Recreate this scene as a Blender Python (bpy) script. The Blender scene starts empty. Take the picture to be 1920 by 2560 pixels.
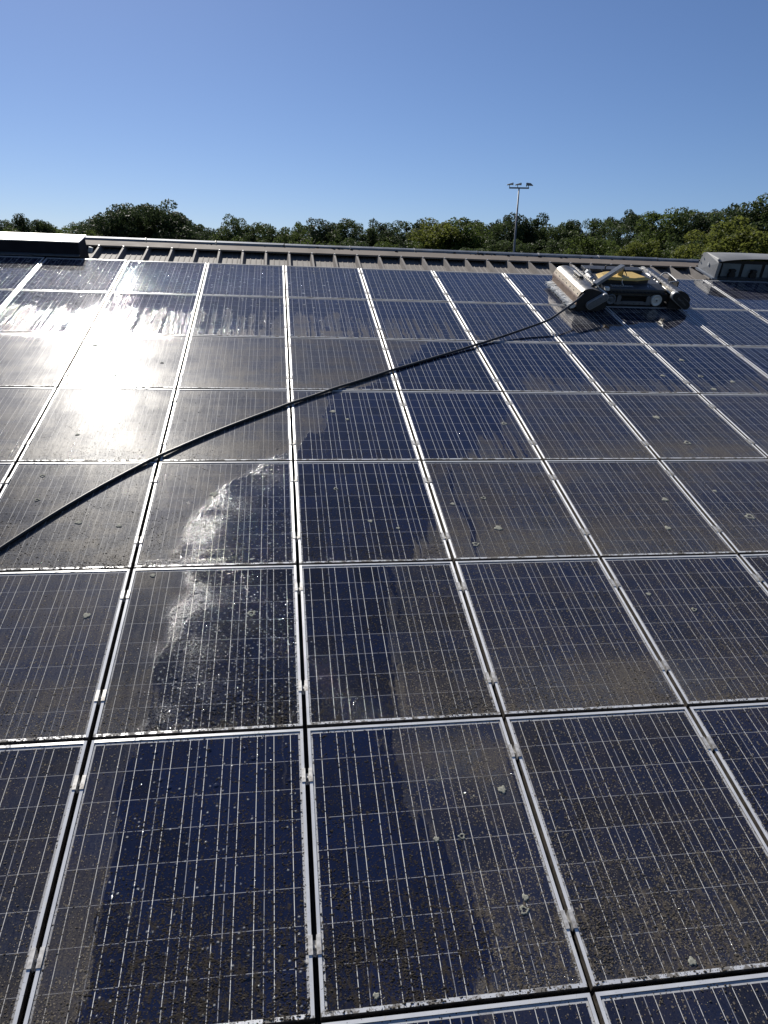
import bpy, bmesh, math, random
import numpy as np
from mathutils import Vector, Matrix
random.seed(7); RNG = np.random.default_rng(11)
R = math.radians
C = bpy.context.scene.collection

# ------------------------------------------------------------------ camera, sky, sun, exposure
ROOF_Z = 4.5                       # height of the roof-plane origin above the ground
TILT = R(17.0)
CA, SA = math.cos(TILT), math.sin(TILT)
CAM = Vector((-0.1085745, -1.88438902, 2.5127654 + ROOF_Z))
right = Vector((0.9897059, -0.13973675, 0.03091712))
down = Vector((-0.01413475, -0.31041141, -0.95049722))
fwd = Vector((0.14241642, 0.9402757, -0.30919115))
cd = bpy.data.cameras.new('camera'); cam = bpy.data.objects.new('camera', cd); C.objects.link(cam)
m = Matrix(((right.x, -down.x, -fwd.x), (right.y, -down.y, -fwd.y), (right.z, -down.z, -fwd.z))).to_4x4()
m.translation = CAM
cam.matrix_world = m
cd.sensor_fit = 'VERTICAL'; cd.sensor_height = 36.0; cd.lens = 36.0 * 1809.3 / 2560
cd.clip_start = 0.05; cd.clip_end = 3000
bpy.context.scene.camera = cam

SUN = Vector((-0.2190, 0.7335, 0.6434)).normalized()
w = bpy.data.worlds.new('World'); bpy.context.scene.world = w; w.use_nodes = True
nt = w.node_tree; bg = nt.nodes['Background']
sky = nt.nodes.new('ShaderNodeTexSky'); sky.sky_type = 'NISHITA'; sky.sun_disc = False
sky.sun_elevation = math.asin(SUN.z); sky.sun_rotation = math.atan2(SUN.x, SUN.y)
sky.air_density = 0.8; sky.dust_density = 0.3; sky.ozone_density = 8.0; sky.altitude = 50
wb = nt.nodes.new('ShaderNodeMix'); wb.data_type = 'RGBA'; wb.blend_type = 'MULTIPLY'; wb.inputs[0].default_value = 1
wb.inputs[7].default_value = (1.02, 0.952, 0.965, 1)            # white balance of the phone picture
nt.links.new(sky.outputs[0], wb.inputs[6]); nt.links.new(wb.outputs[2], bg.inputs[0]); bg.inputs[1].default_value = 0.067
sl = bpy.data.lights.new('sun', 'SUN'); sl.energy = 5.0; sl.angle = R(0.5); sl.color = (1.0, 0.95, 0.87)
so = bpy.data.objects.new('sun', sl); C.objects.link(so)
so.rotation_euler = SUN.to_track_quat('Z', 'Y').to_euler(); so.location = (0, 0, 60)
vs = bpy.context.scene.view_settings
vs.view_transform = 'Standard'; vs.look = 'None'; vs.exposure = 0.35; vs.gamma = 1.0

ROOF = Matrix.Translation((0, 0, ROOF_Z)) @ Matrix.Rotation(TILT, 4, 'X')   # roof coords -> world
PX, PY = 1.02, 1.2775              # panel pitch across and up the roof
H0 = 0.011; FR = 0.014             # half gap, frame width

# ------------------------------------------------------------------ helpers
class MB:
    def __init__(s): s.v = []; s.f = []; s.sm = []
    def add(s, vs_, fs, smooth=False):
        o = len(s.v); s.v += [tuple(p) for p in vs_]
        for f in fs: s.f.append(tuple(i + o for i in f)); s.sm.append(smooth)
    def box(s, x0, x1, y0, y1, z0, z1):
        s.add([(x0,y0,z0),(x1,y0,z0),(x1,y1,z0),(x0,y1,z0),(x0,y0,z1),(x1,y0,z1),(x1,y1,z1),(x0,y1,z1)],
              [(0,3,2,1),(4,5,6,7),(0,1,5,4),(1,2,6,5),(2,3,7,6),(3,0,4,7)])
    def prism(s, poly, a, b, axis='y', smooth=False):
        n = len(poly)
        def P(p, t):
            return {'y': (p[0], t, p[1]), 'x': (t, p[0], p[1]), 'z': (p[0], p[1], t)}[axis]
        s.add([P(p, a) for p in poly] + [P(p, b) for p in poly],
              [tuple(range(n))[::-1], tuple(range(n, 2*n))] if not smooth else [])
        o = len(s.v) - 2*n
        if smooth:
            s.f += [tuple(range(o, o+n))[::-1], tuple(range(o+n, o+2*n))]; s.sm += [False, False]
        for i in range(n):
            j = (i+1) % n; s.f.append((o+i, o+j, o+n+j, o+n+i)); s.sm.append(smooth)
    def beam(s, p0, p1, wd, ht, up=(0,0,1)):
        p0, p1 = Vector(p0), Vector(p1); d = (p1-p0).normalized()
        sx = d.cross(Vector(up)).normalized(); uz = sx.cross(d)
        vs_ = []
        for p in (p0, p1):
            for a, b in ((-1,-1),(1,-1),(1,1),(-1,1)): vs_.append(p + sx*a*wd/2 + uz*b*ht/2)
        s.add(vs_, [(0,3,2,1),(4,5,6,7),(0,1,5,4),(1,2,6,5),(2,3,7,6),(3,0,4,7)])
    def tube(s, pts, r, n=10, radii=None):
        pts = [Vector(p) for p in pts]; k = len(pts)
        prev = None; vs_ = []
        for i, p in enumerate(pts):
            d = (pts[min(i+1,k-1)] - pts[max(i-1,0)]).normalized()
            a = d.cross(Vector((0,0,1)))
            if a.length < 1e-3: a = d.cross(Vector((1,0,0)))
            a.normalize()
            if prev is not None:
                a = (prev - d*prev.dot(d)).normalized()
            prev = a; b = d.cross(a); rr = radii[i] if radii else r
            for q in range(n):
                t = 2*math.pi*q/n; vs_.append(p + (a*math.cos(t) + b*math.sin(t))*rr)
        fs = []
        for i in range(k-1):
            for q in range(n):
                fs.append((i*n+q, i*n+(q+1)%n, (i+1)*n+(q+1)%n, (i+1)*n+q))
        s.add(vs_, fs, True)
        o = len(s.v) - k*n
        s.f += [tuple(range(o, o+n))[::-1], tuple(range(o+(k-1)*n, o+k*n))]; s.sm += [False, False]
    def stadium(s, a, b, r, y0, y1, n=10):
        """rounded bar outline in the x-h plane, extruded along y"""
        a, b = Vector((a[0],0,a[1])), Vector((b[0],0,b[1])); d = (b-a).normalized(); t0 = math.atan2(d.z, d.x)
        poly = [(b.x + r*math.cos(t0-math.pi/2+math.pi*i/n), b.z + r*math.sin(t0-math.pi/2+math.pi*i/n)) for i in range(n+1)]
        poly += [(a.x + r*math.cos(t0+math.pi/2+math.pi*i/n), a.z + r*math.sin(t0+math.pi/2+math.pi*i/n)) for i in range(n+1)]
        s.prism(poly, y0, y1, 'y')
    def build(s, name, mat, parent=None, bevel=0, smooth_angle=None):
        me = bpy.data.meshes.new(name); me.from_pydata(s.v, [], s.f); me.update()
        bm = bmesh.new(); bm.from_mesh(me); bmesh.ops.recalc_face_normals(bm, faces=bm.faces); bm.to_mesh(me); bm.free()
        if mat: me.materials.append(mat)
        me.polygons.foreach_set('use_smooth', s.sm)
        if smooth_angle:
            me.polygons.foreach_set('use_smooth', [True]*len(me.polygons)); me.set_sharp_from_angle(angle=R(smooth_angle))
        o = bpy.data.objects.new(name, me); C.objects.link(o)
        if parent: o.parent = parent
        if bevel:
            b = o.modifiers.new('bevel', 'BEVEL'); b.width = bevel; b.segments = 2; b.limit_method = 'ANGLE'; b.angle_limit = R(40)
        return o

def tag(o, label=None, cat=None, group=None, kind=None):
    if label: o['label'] = label
    if cat: o['category'] = cat
    if group: o['group'] = group
    if kind: o['kind'] = kind
    return o
def empty(name, mw, label=None, cat=None, group=None):
    o = bpy.data.objects.new(name, None); C.objects.link(o); o.matrix_world = mw; o.empty_display_size = 0.1
    return tag(o, label, cat, group)
def roof_at(x, y, h=0): return ROOF @ Matrix.Translation((x, y, h))
def rw(x, y, h=0): return ROOF @ Vector((x, y, h))

# ------------------------------------------------------------------ node helpers / materials
class NT:
    def __init__(s, name):
        s.m = bpy.data.materials.new(name); s.m.use_nodes = True; s.t = s.m.node_tree
        s.b = s.t.nodes['Principled BSDF']
    def n(s, typ, **kw):
        nd = s.t.nodes.new(typ)
        for k, v in kw.items(): setattr(nd, k, v)
        return nd
    def L(s, a, b): s.t.links.new(a, b)
    def val(s, inp, v):
        if isinstance(v, bpy.types.NodeSocket): s.L(v, inp)
        else: inp.default_value = v
    def math(s, op, a, b=None, c=None, clamp=False):
        nd = s.n('ShaderNodeMath', operation=op, use_clamp=clamp)
        s.val(nd.inputs[0], a)
        if b is not None: s.val(nd.inputs[1], b)
        if c is not None: s.val(nd.inputs[2], c)
        return nd.outputs[0]
    def mix(s, f, a, b, mode='MIX'):
        nd = s.n('ShaderNodeMix', data_type='RGBA', blend_type=mode)
        s.val(nd.inputs[0], f)
        for k, v in ((6, a), (7, b)):
            if isinstance(v, bpy.types.NodeSocket): s.L(v, nd.inputs[k])
            else: nd.inputs[k].default_value = (*v, 1) if len(v) == 3 else v
        return nd.outputs[2]
    def mixf(s, f, a, b):
        nd = s.n('ShaderNodeMix', data_type='FLOAT')
        s.val(nd.inputs[0], f); s.val(nd.inputs[2], a); s.val(nd.inputs[3], b)
        return nd.outputs[0]
    def noise(s, vec, scale, detail=3, rough=.55, dist=0, dims='3D'):
        nd = s.n('ShaderNodeTexNoise', noise_dimensions=dims)
        if vec is not None: s.L(vec, nd.inputs['Vector'])
        nd.inputs['Scale'].default_value = scale; nd.inputs['Detail'].default_value = detail
        nd.inputs['Roughness'].default_value = rough; nd.inputs['Distortion'].default_value = dist
        return nd.outputs[0]
    def voro(s, vec, scale, feature='F1', rnd=1.0):
        nd = s.n('ShaderNodeTexVoronoi', feature=feature)
        if vec is not None: s.L(vec, nd.inputs['Vector'])
        nd.inputs['Scale'].default_value = scale; nd.inputs['Randomness'].default_value = rnd
        return nd
    def step(s, v, lo, hi):
        nd = s.n('ShaderNodeMapRange', interpolation_type='SMOOTHSTEP')
        s.val(nd.inputs[0], v); s.val(nd.inputs[1], lo); s.val(nd.inputs[2], hi)
        nd.inputs[3].default_value = 0; nd.inputs[4].default_value = 1
        return nd.outputs[0]
    def bump(s, h, strength, dist, normal=None):
        nd = s.n('ShaderNodeBump'); s.L(h, nd.inputs['Height'])
        s.val(nd.inputs['Strength'], strength); nd.inputs['Distance'].default_value = dist
        if normal: s.L(normal, nd.inputs['Normal'])
        return nd.outputs[0]
    def scale3(s, vec, v):
        nd = s.n('ShaderNodeVectorMath', operation='MULTIPLY'); s.L(vec, nd.inputs[0]); nd.inputs[1].default_value = v
        return nd.outputs[0]
    def coord(s, which='Object'): return s.n('ShaderNodeTexCoord').outputs[which]
    def attr(s, name): return s.n('ShaderNodeAttribute', attribute_name=name)
    def set(s, **kw):
        for k, v in kw.items():
            i = s.b.inputs[k.replace('_', ' ')]
            if isinstance(v, bpy.types.NodeSocket): s.L(v, i)
            elif isinstance(v, tuple) and len(v) == 3: i.default_value = (*v, 1)
            else: i.default_value = v
        return s.m

def simple(name, col, rough=.5, metal=0, var=.25, scale=30, dirt=None, bump=0, spec=.5):
    """a plain surface with mottled wear"""
    t = NT(name); co = t.coord('Object')
    n = t.noise(co, scale, 4, .6)
    c = t.mix(t.step(n, .3, .75), tuple(x*(1-var) for x in col), tuple(min(1, x*(1+var*.6)) for x in col))
    if dirt:
        c = t.mix(t.math('MULTIPLY', t.step(t.noise(co, scale*.35, 5, .65), .5, .72), .75), c, dirt)
    kw = dict(Base_Color=c, Roughness=t.mixf(n, max(.05, rough-.1), min(1, rough+.12)), Metallic=metal)
    t.b.inputs['Specular IOR Level'].default_value = spec
    if bump: kw['Normal'] = t.bump(n, .4, bump)
    return t.set(**kw)

def mat_frame(name, tangent):
    t = NT(name); co = t.coord('Object')
    pos = t.n('ShaderNodeNewGeometry').outputs['Position']
    sep = t.n('ShaderNodeSeparateXYZ'); t.L(co, sep.inputs[0])
    low = t.math('SUBTRACT', 1.0, t.step(sep.outputs[1], .015, .045))       # lower rail of the panel collects moss
    sp = t.step(t.noise(pos, 130, 3, .6), .66, .72)
    side = t.math('MULTIPLY', t.math('LESS_THAN', sep.outputs[2], -.003), t.math('LESS_THAN', sep.outputs[1], .0115))
    mossy = t.math('MAXIMUM', side, t.step(t.math('ADD', t.noise(pos, 26, 5, .7), t.math('MULTIPLY', low, .10)), .57, .67))
    base = t.mix(t.step(t.noise(pos, 9, 3), .35, .7), (.84, .84, .83), (.72, .725, .735))
    c = t.mix(t.math('MULTIPLY', mossy, t.mixf(low, .35, .88)), base, (.10, .085, .065))
    c = t.mix(t.math('MULTIPLY', sp, .7), c, (.06, .055, .05))
    cv = t.n('ShaderNodeCombineXYZ')
    for i in range(3): cv.inputs[i].default_value = tangent[i]
    t.b.inputs['Anisotropic'].default_value = .85; t.L(cv.outputs[0], t.b.inputs['Tangent'])
    return t.set(Base_Color=c, Metallic=t.mixf(mossy, .32, 0.0), Roughness=t.mixf(mossy, .42, .8))

def mat_glass():
    t = NT('solar_glass')
    uvn = t.n('ShaderNodeUVMap'); uvn.uv_map = 'roof'; uv = uvn.outputs[0]       # roof coordinates in metres
    loc = t.coord('Object'); sep = t.n('ShaderNodeSeparateXYZ'); t.L(loc, sep.inputs[0])
    lx, ly = sep.outputs[0], sep.outputs[1]
    A = lambda n: t.attr(n).outputs['Fac']
    wet, dust, grit, drops, foam = (A(k) for k in ('wet', 'dust', 'grit', 'drops', 'foam'))
    # --- cells, ribbons
    CX, CY, X0, Y0 = .1587, .1515, .0339, .0262
    u = t.math('DIVIDE', t.math('SUBTRACT', lx, X0), CX); v = t.math('DIVIDE', t.math('SUBTRACT', ly, Y0), CY)
    fu, fv = t.math('FRACT', u), t.math('FRACT', v)
    du = t.math('MULTIPLY', t.math('SUBTRACT', .5, t.math('ABSOLUTE', t.math('SUBTRACT', fu, .5))), CX)   # distance to cell edge
    dv = t.math('MULTIPLY', t.math('SUBTRACT', .5, t.math('ABSOLUTE', t.math('SUBTRACT', fv, .5))), CY)
    gap = t.math('SUBTRACT', 1.0, t.math('MULTIPLY', t.step(du, .0010, .0019), t.step(dv, .0007, .0014)))
    bus = t.math('MULTIPLY', t.math('ABSOLUTE', t.math('SUBTRACT', t.math('ABSOLUTE', t.math('SUBTRACT', fu, .5)), .25)), CX)
    bus = t.math('SUBTRACT', 1.0, t.step(bus, .0008, .0016))
    out = t.math('MAXIMUM', t.math('MAXIMUM', t.math('LESS_THAN', u, 0), t.math('GREATER_THAN', u, 6)),
                 t.math('MAXIMUM', t.math('LESS_THAN', v, 0), t.math('GREATER_THAN', v, 8)))
    cid = t.n('ShaderNodeCombineXYZ'); t.L(t.math('FLOOR', u), cid.inputs[0]); t.L(t.math('FLOOR', v), cid.inputs[1])
    oi = t.n('ShaderNodeObjectInfo'); t.L(oi.outputs['Random'], cid.inputs[2])
    wn = t.n('ShaderNodeTexWhiteNoise', noise_dimensions='3D'); t.L(cid.outputs[0], wn.inputs['Vector'])
    grain = t.voro(t.scale3(loc, (1, 1, 1)), 55).outputs['Color']
    gsep = t.n('ShaderNodeSeparateColor'); t.L(grain, gsep.inputs[0])
    k = t.math('ADD', t.math('ADD', t.math('MULTIPLY', wn.outputs[0], .6), t.math('MULTIPLY', gsep.outputs[0], .35)), t.math('MULTIPLY', t.math('SUBTRACT', oi.outputs['Random'], .4), .7))
    cell = t.mix(k, (.0026, .0042, .013), (.0048, .0105, .040))
    base = t.mix(gap, cell, (.36, .36, .37))
    base = t.mix(out, base, (.52, .52, .52))
    base = t.mix(t.math('MULTIPLY', bus, t.math('SUBTRACT', 1.0, out)), base, (.84, .82, .76))
    # --- water film / dust film
    wx = t.n('ShaderNodeCombineXYZ'); t.L(t.math('MULTIPLY', t.math('SUBTRACT', t.noise(uv, 9, 2, .6), .5), .06), wx.inputs[0])
    wa = t.n('ShaderNodeVectorMath', operation='ADD'); t.L(uv, wa.inputs[0]); t.L(wx.outputs[0], wa.inputs[1])
    st = t.scale3(wa.outputs[0], (16, .35, 1)); st2 = t.scale3(wa.outputs[0], (40, .8, 1))
    warp = t.noise(uv, 5, 2, .5)
    fing = t.math('ADD', t.math('MULTIPLY', t.noise(st, 1.0, 1, .5), .62), t.math('MULTIPLY', t.noise(st2, 1.0, 1), .46))
    wv = t.math('ADD', wet, t.math('MULTIPLY', t.math('SUBTRACT', fing, .54), 2.2))
    wv = t.math('ADD', wv, t.math('MULTIPLY', t.math('SUBTRACT', t.noise(uv, 60, 4, .7), .5), .42))
    wm = t.step(wv, .40, .60)
    dry = t.math('SUBTRACT', 1.0, wm)
    patch = t.step(t.noise(t.scale3(uv, (2.6, 3.6, 1)), 1.0, 6, .66), .22, .78)
    fine = t.noise(uv, 60, 4, .7)
    film = t.math('MULTIPLY', dust, t.math('ADD', .35, t.math('MULTIPLY', t.math('ADD', patch, t.math('MULTIPLY', fine, .6)), .85)))
    streak = t.noise(t.scale3(wa.outputs[0], (70, 2.2, 1)), 1.0, 3, .6); pep = t.step(t.noise(uv, 130, 4, .78), .40, .64)
    film = t.math('MULTIPLY', film, t.math('ADD', .40, t.math('ADD', t.math('MULTIPLY', t.step(streak, .32, .68), .40), t.math('MULTIPLY', pep, .85))))
    film = t.math('MULTIPLY', film, t.math('ADD', dry, t.math('MULTIPLY', wm, .13)), clamp=True)
    dcol = t.mix(t.step(patch, .35, .65), (.112, .110, .109), (.112, .099, .083))
    col = t.mix(film, base, dcol)
    # --- fine grit and moss specks
    v1 = t.voro(uv, 125); v2 = t.voro(uv, 62)
    g1 = t.n('ShaderNodeSeparateColor'); t.L(v1.outputs['Color'], g1.inputs[0])
    g2 = t.n('ShaderNodeSeparateColor'); t.L(v2.outputs['Color'], g2.inputs[0])
    clump = t.noise(uv, 9, 4, .65)
    dens = t.math('MULTIPLY', grit, t.math('ADD', .35, t.math('MULTIPLY', t.step(clump, .36, .68), 1.1)))
    s1 = t.math('MULTIPLY', t.math('LESS_THAN', g1.outputs[0], t.math('MULTIPLY', dens, .85)),
                t.math('SUBTRACT', 1.0, t.step(v1.outputs['Distance'], .28, .42)))
    s2 = t.math('MULTIPLY', t.math('LESS_THAN', g2.outputs[0], t.math('MULTIPLY', dens, .5)),
                t.math('SUBTRACT', 1.0, t.step(v2.outputs['Distance'], .24, .36)))
    sp = t.math('MAXIMUM', s1, s2)
    gcol = t.mix(g1.outputs[1], t.mix(wm, (.20, .175, .14), (.030, .024, .017)), t.mix(wm, (.10, .085, .065), (.055, .047, .037)))
    col = t.mix(t.math('MULTIPLY', sp, .88), col, gcol)
    mm = t.math('ADD', t.noise(t.scale3(uv, (26, 14, 1)), 1.0, 6, .72), t.math('MULTIPLY', grit, .30))
    mat = t.math('MULTIPLY', t.step(mm, .86, .98), .85)
    col = t.mix(mat, col, t.mix(fine, t.mix(wm, (.085, .070, .05), (.030, .024, .016)), t.mix(wm, (.13, .11, .085), (.055, .046, .034))))
    sp = t.math('MAXIMUM', sp, t.math('MULTIPLY', mat, fine))
    # --- foam left by the brush, bubbles and spray
    fv_ = t.voro(uv, 150); bub = t.step(t.math('ADD', t.noise(uv, 95, 4, .75), t.math('MULTIPLY', fv_.outputs['Distance'], .3)), .55, .75)
    fo = t.math('MULTIPLY', foam, bub, clamp=True)
    col = t.mix(t.math('MULTIPLY', fo, .72), col, (.34, .34, .335))
    # --- beads of water
    dv1 = t.voro(uv, 52); dv2 = t.voro(uv, 24)
    d1 = t.n('ShaderNodeSeparateColor'); t.L(dv1.outputs['Color'], d1.inputs[0])
    d2 = t.n('ShaderNodeSeparateColor'); t.L(dv2.outputs['Color'], d2.inputs[0])
    b1 = t.math('MULTIPLY', t.math('LESS_THAN', d1.outputs[0], t.math('MULTIPLY', drops, .8)), t.math('SUBTRACT', 1.0, t.step(dv1.outputs['Distance'], .05, .42)))
    b2 = t.math('MULTIPLY', t.math('LESS_THAN', d2.outputs[0], t.math('MULTIPLY', drops, .45)), t.math('SUBTRACT', 1.0, t.step(dv2.outputs['Distance'], .05, .36)))
    bead = t.math('MAXIMUM', b1, t.math('MULTIPLY', b2, 1.6))
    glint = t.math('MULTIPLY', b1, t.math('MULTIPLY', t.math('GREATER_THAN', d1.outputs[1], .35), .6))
    col = t.mix(glint, col, (.50, .50, .49))  # sun glints painted as pale, bubble-like spots on some beads
    # --- splashed blobs of suds on the rinsed top rows
    wv3 = t.n('ShaderNodeVectorMath', operation='ADD'); t.L(t.scale3(uv, (.75, 1.25, 1)), wv3.inputs[0])
    wn3 = t.n('ShaderNodeTexNoise'); t.L(uv, wn3.inputs['Vector']); wn3.inputs['Scale'].default_value = 40
    t.L(t.scale3(wn3.outputs[1], (.02, .02, 0)), wv3.inputs[1])
    dv3 = t.voro(wv3.outputs[0], 24); d3 = t.n('ShaderNodeSeparateColor'); t.L(dv3.outputs['Color'], d3.inputs[0])
    b3 = t.math('MULTIPLY', t.math('LESS_THAN', d3.outputs[0], t.math('MULTIPLY', A('suds'), .6)),
                t.math('SUBTRACT', 1.0, t.step(dv3.outputs['Distance'], t.math('MULTIPLY', d3.outputs[1], .25), t.math('ADD', .06, t.math('MULTIPLY', d3.outputs[1], .34)))))
    col = t.mix(t.math('MULTIPLY', b3, .8), col, (.58, .59, .58))
    bead = t.math('MAXIMUM', bead, t.math('MULTIPLY', b3, 2.2))
    # --- relief
    edge = t.math('MULTIPLY', wm, .35)
    rip = t.math('MULTIPLY', t.noise(uv, 28, 3, .6), t.math('MULTIPLY', wm, t.math('ADD', .05, t.math('MULTIPLY', drops, .15))))
    h = t.math('ADD', t.math('ADD', t.math('MULTIPLY', sp, 1.2), t.math('MULTIPLY', bead, 3.0)),
               t.math('ADD', t.math('ADD', edge, rip), t.math('MULTIPLY', fo, .35)))
    nrm = t.bump(h, 1.0, .0016)
    rough_w = t.math('ADD', .05, t.math('MULTIPLY', fo, .3))
    coat_r = t.mixf(dry, rough_w, t.math('ADD', .033, t.math('MULTIPLY', dust, .028)))
    coat_w = t.math('MULTIPLY', t.mixf(dry, 1.0, t.math('SUBTRACT', 1.0, t.math('MULTIPLY', film, .55))), t.math('MULTIPLY', t.math('SUBTRACT', 1.0, t.math('MULTIPLY', sp, .9)), t.math('SUBTRACT', 1.0, t.math('MULTIPLY', fo, .85), clamp=True)))
    t.b.inputs['IOR'].default_value = 1.4
    t.b.inputs['Coat IOR'].default_value = 1.5
    return t.set(Base_Color=col, Roughness=t.mixf(dry, .5, .36), Specular_IOR_Level=t.math('MULTIPLY', film, .065),
                 Coat_Weight=coat_w, Coat_Roughness=coat_r, Normal=nrm, Coat_Normal=nrm)

def mat_leaf(name, dark, light, trans=.35):
    t = NT(name); a = t.attr('tint').outputs['Fac']
    oi = t.n('ShaderNodeObjectInfo').outputs['Random']
    k = t.math('ADD', t.math('MULTIPLY', a, .75), t.math('MULTIPLY', oi, .3), clamp=True)
    c = t.mix(k, dark, light)
    tr = t.n('ShaderNodeBsdfTranslucent'); t.L(t.mix(.5, c, tuple(x*1.5 for x in light)), tr.inputs[0])
    ms = t.n('ShaderNodeMixShader'); ms.inputs[0].default_value = trans
    t.set(Base_Color=c, Roughness=.55); t.b.inputs['Specular IOR Level'].default_value = .08
    t.L(t.b.outputs[0], ms.inputs[1]); t.L(tr.outputs[0], ms.inputs[2])
    t.L(ms.outputs[0], t.t.nodes['Material Output'].inputs[0])
    return t.m

def mat_deck():
    t = NT('painted_steel_sheet'); co = t.coord('Object')
    n = t.noise(co, 6, 5, .6); st = t.noise(t.scale3(co, (30, 1.5, 30)), 1, 3)
    c = t.mix(t.step(n, .3, .7), (.155, .137, .124), (.20, .182, .168))
    c = t.mix(t.math('MULTIPLY', t.step(st, .5, .7), .35), c, (.085, .075, .066))
    t.b.inputs['Specular IOR Level'].default_value = .2
    return t.set(Base_Color=c, Roughness=.7, Metallic=.0)

M = {}
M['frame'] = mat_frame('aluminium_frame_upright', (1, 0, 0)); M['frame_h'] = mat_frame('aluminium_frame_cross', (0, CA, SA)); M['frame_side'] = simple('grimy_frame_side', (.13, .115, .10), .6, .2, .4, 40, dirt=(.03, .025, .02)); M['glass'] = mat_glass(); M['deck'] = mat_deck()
M['clamp'] = simple('clamp_aluminium', (.56, .55, .53), .5, .4, .2, 60, dirt=(.2, .17, .14))
M['lichen'] = simple('lichen_crust', (.30, .30, .25), .9, 0, .45, 160, dirt=(.12, .12, .075), bump=.004)
M['steel'] = simple('brushed_steel', (.24, .235, .225), .40, .7, .35, 9, dirt=(.24, .19, .14))
M['brown'] = simple('brown_reflection_skirt', (.30, .21, .155), .45, .1, .3, 14, dirt=(.20, .14, .10))  # brown reflection of the dusty panels, painted onto the steel skirt
M['hood2'] = simple('dull_dark_steel', (.10, .105, .115), .38, .55, .3, 12)
M['rail'] = simple('pale_aluminium', (.74, .70, .62), .4, .4, .15, 40)
M['black'] = simple('black_plastic', (.012, .012, .014), .6, 0, .3, 40)
M['rubber'] = simple('black_rubber', (.012, .012, .012), .65, 0, .3, 60)
M['anth'] = simple('anthracite_sheet', (.06, .064, .072), .42, .2, .2, 20)
M['grey'] = simple('grey_plastic', (.13, .14, .155), .45, .1, .2, 25)
M['lgrey'] = simple('light_grey_rim', (.40, .41, .42), .4, .3, .15, 30)
M['boom'] = simple('grey_aluminium_tube', (.27, .29, .31), .38, .5, .12, 25)
M['yellow'] = simple('yellow_cover', (.64, .44, .13), .45, 0, .12, 12)
M['white'] = simple('white_plastic', (.62, .62, .60), .45, 0, .12, 20)
M['bevel_reflection'] = simple('beige_reflection_strip', (.50, .41, .29), .5, .1, .25, 14, dirt=(.3, .23, .16))  # beige reflection on the hood's steel bevel, painted as a strip
M['chrome'] = simple('motor_steel', (.42, .41, .40), .38, .8, .25, 40)
M['bristle'] = simple('white_bristle', (.84, .83, .80), .7, 0, .2, 60)
M['text'] = simple('pale_lettering', (.55, .55, .55), .5, 0, .05, 10)
M['textd'] = simple('dull_lettering', (.16, .165, .17), .5, 0, .05, 10)
M['hose'] = simple('black_hose', (.011, .011, .012), .38, 0, .3, 50)
M['lid'] = simple('pale_weathered_lid', (.78, .75, .71), .42, .1, .1, 2.5, dirt=(.55, .5, .45))
M['galv'] = simple('galvanised_steel', (.22, .25, .30), .5, .3, .2, 5, dirt=(.16, .17, .18))
M['flash'] = simple('brown_flashing', (.185, .155, .133), .75, .0, .15, 4, dirt=(.12, .1, .085), spec=.15)
M['fibre'] = simple('weathered_grey_fibre', (.21, .215, .22), .6, 0, .15, 3, dirt=(.20, .18, .14))
M['cloth'] = simple('dull_panel', (.16, .19, .21), .5, 0, .15, 6)
M['kerb'] = simple('dark_kerb_sheet', (.022, .022, .028), .8, 0, .2, 8, spec=.1)
M['mast'] = simple('mast_steel', (.15, .16, .18), .5, .4, .1, 5)
M['bark'] = simple('bark', (.06, .045, .032), .9, 0, .3, 8)
M['wall'] = simple('rendered_wall', (.55, .52, .47), .85, 0, .12, 2)
M['leaf_b'] = mat_leaf('leaf_green', (.030, .046, .018), (.070, .096, .034))
M['leaf_d'] = mat_leaf('leaf_dark', (.019, .032, .015), (.048, .068, .028), .32)
M['leaf_l'] = mat_leaf('leaf_light', (.026, .046, .012), (.080, .108, .028), .42)
M['leaf_y'] = mat_leaf('leaf_yellow', (.040, .060, .012), (.125, .140, .032), .48)

# ------------------------------------------------------------------ roof fields: what the brush has washed
def vnoise(x, y, seed=0):
    xi, yi = np.floor(x).astype(np.int64), np.floor(y).astype(np.int64); fx, fy = x-xi, y-yi
    fx, fy = fx*fx*(3-2*fx), fy*fy*(3-2*fy)
    def hsh(a, b):
        n = (a*374761393 + b*668265263 + seed*1442695041) & 0x7fffffff
        n = ((n ^ (n >> 13))*1274126177) & 0x7fffffff
        return ((n ^ (n >> 16)) & 0xffff)/65535.0
    return (hsh(xi, yi)*(1-fx)+hsh(xi+1, yi)*fx)*(1-fy) + (hsh(xi, yi+1)*(1-fx)+hsh(xi+1, yi+1)*fx)*fy
def fbm(x, y, s, seed=0, o=3):
    r, a, t = 0, 1.0, 0
    for i in range(o): r = r+a*vnoise(x*s*2**i, y*s*2**i, seed+i*17); t += a; a *= .5
    return r/t
sig = lambda d: 1/(1+np.exp(-np.clip(d, -40, 40)))
LB = np.array([(1.55,6.40),(1.38,6.08),(.76,5.22),(.40,5.03),(.24,4.4),(.03,4.05),(-.26,3.8),(-.52,3.42),(-.77,2.84),(-.75,2.6),(-.66,2.53),(-.73,1.86),(-.76,1.36),(-.81,1.24),(-.83,.68),(-.86,.12),(-.9,-1.5)])[::-1]
RB = np.array([(2.6,5.12),(2.04,5.07),(1.97,3.89),(1.06,3.79),(.98,2.66),(.58,2.5),(.52,1.3),(.39,1.19),(.44,.9),(.6,.6),(.7,-1.5)])[::-1]
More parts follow.
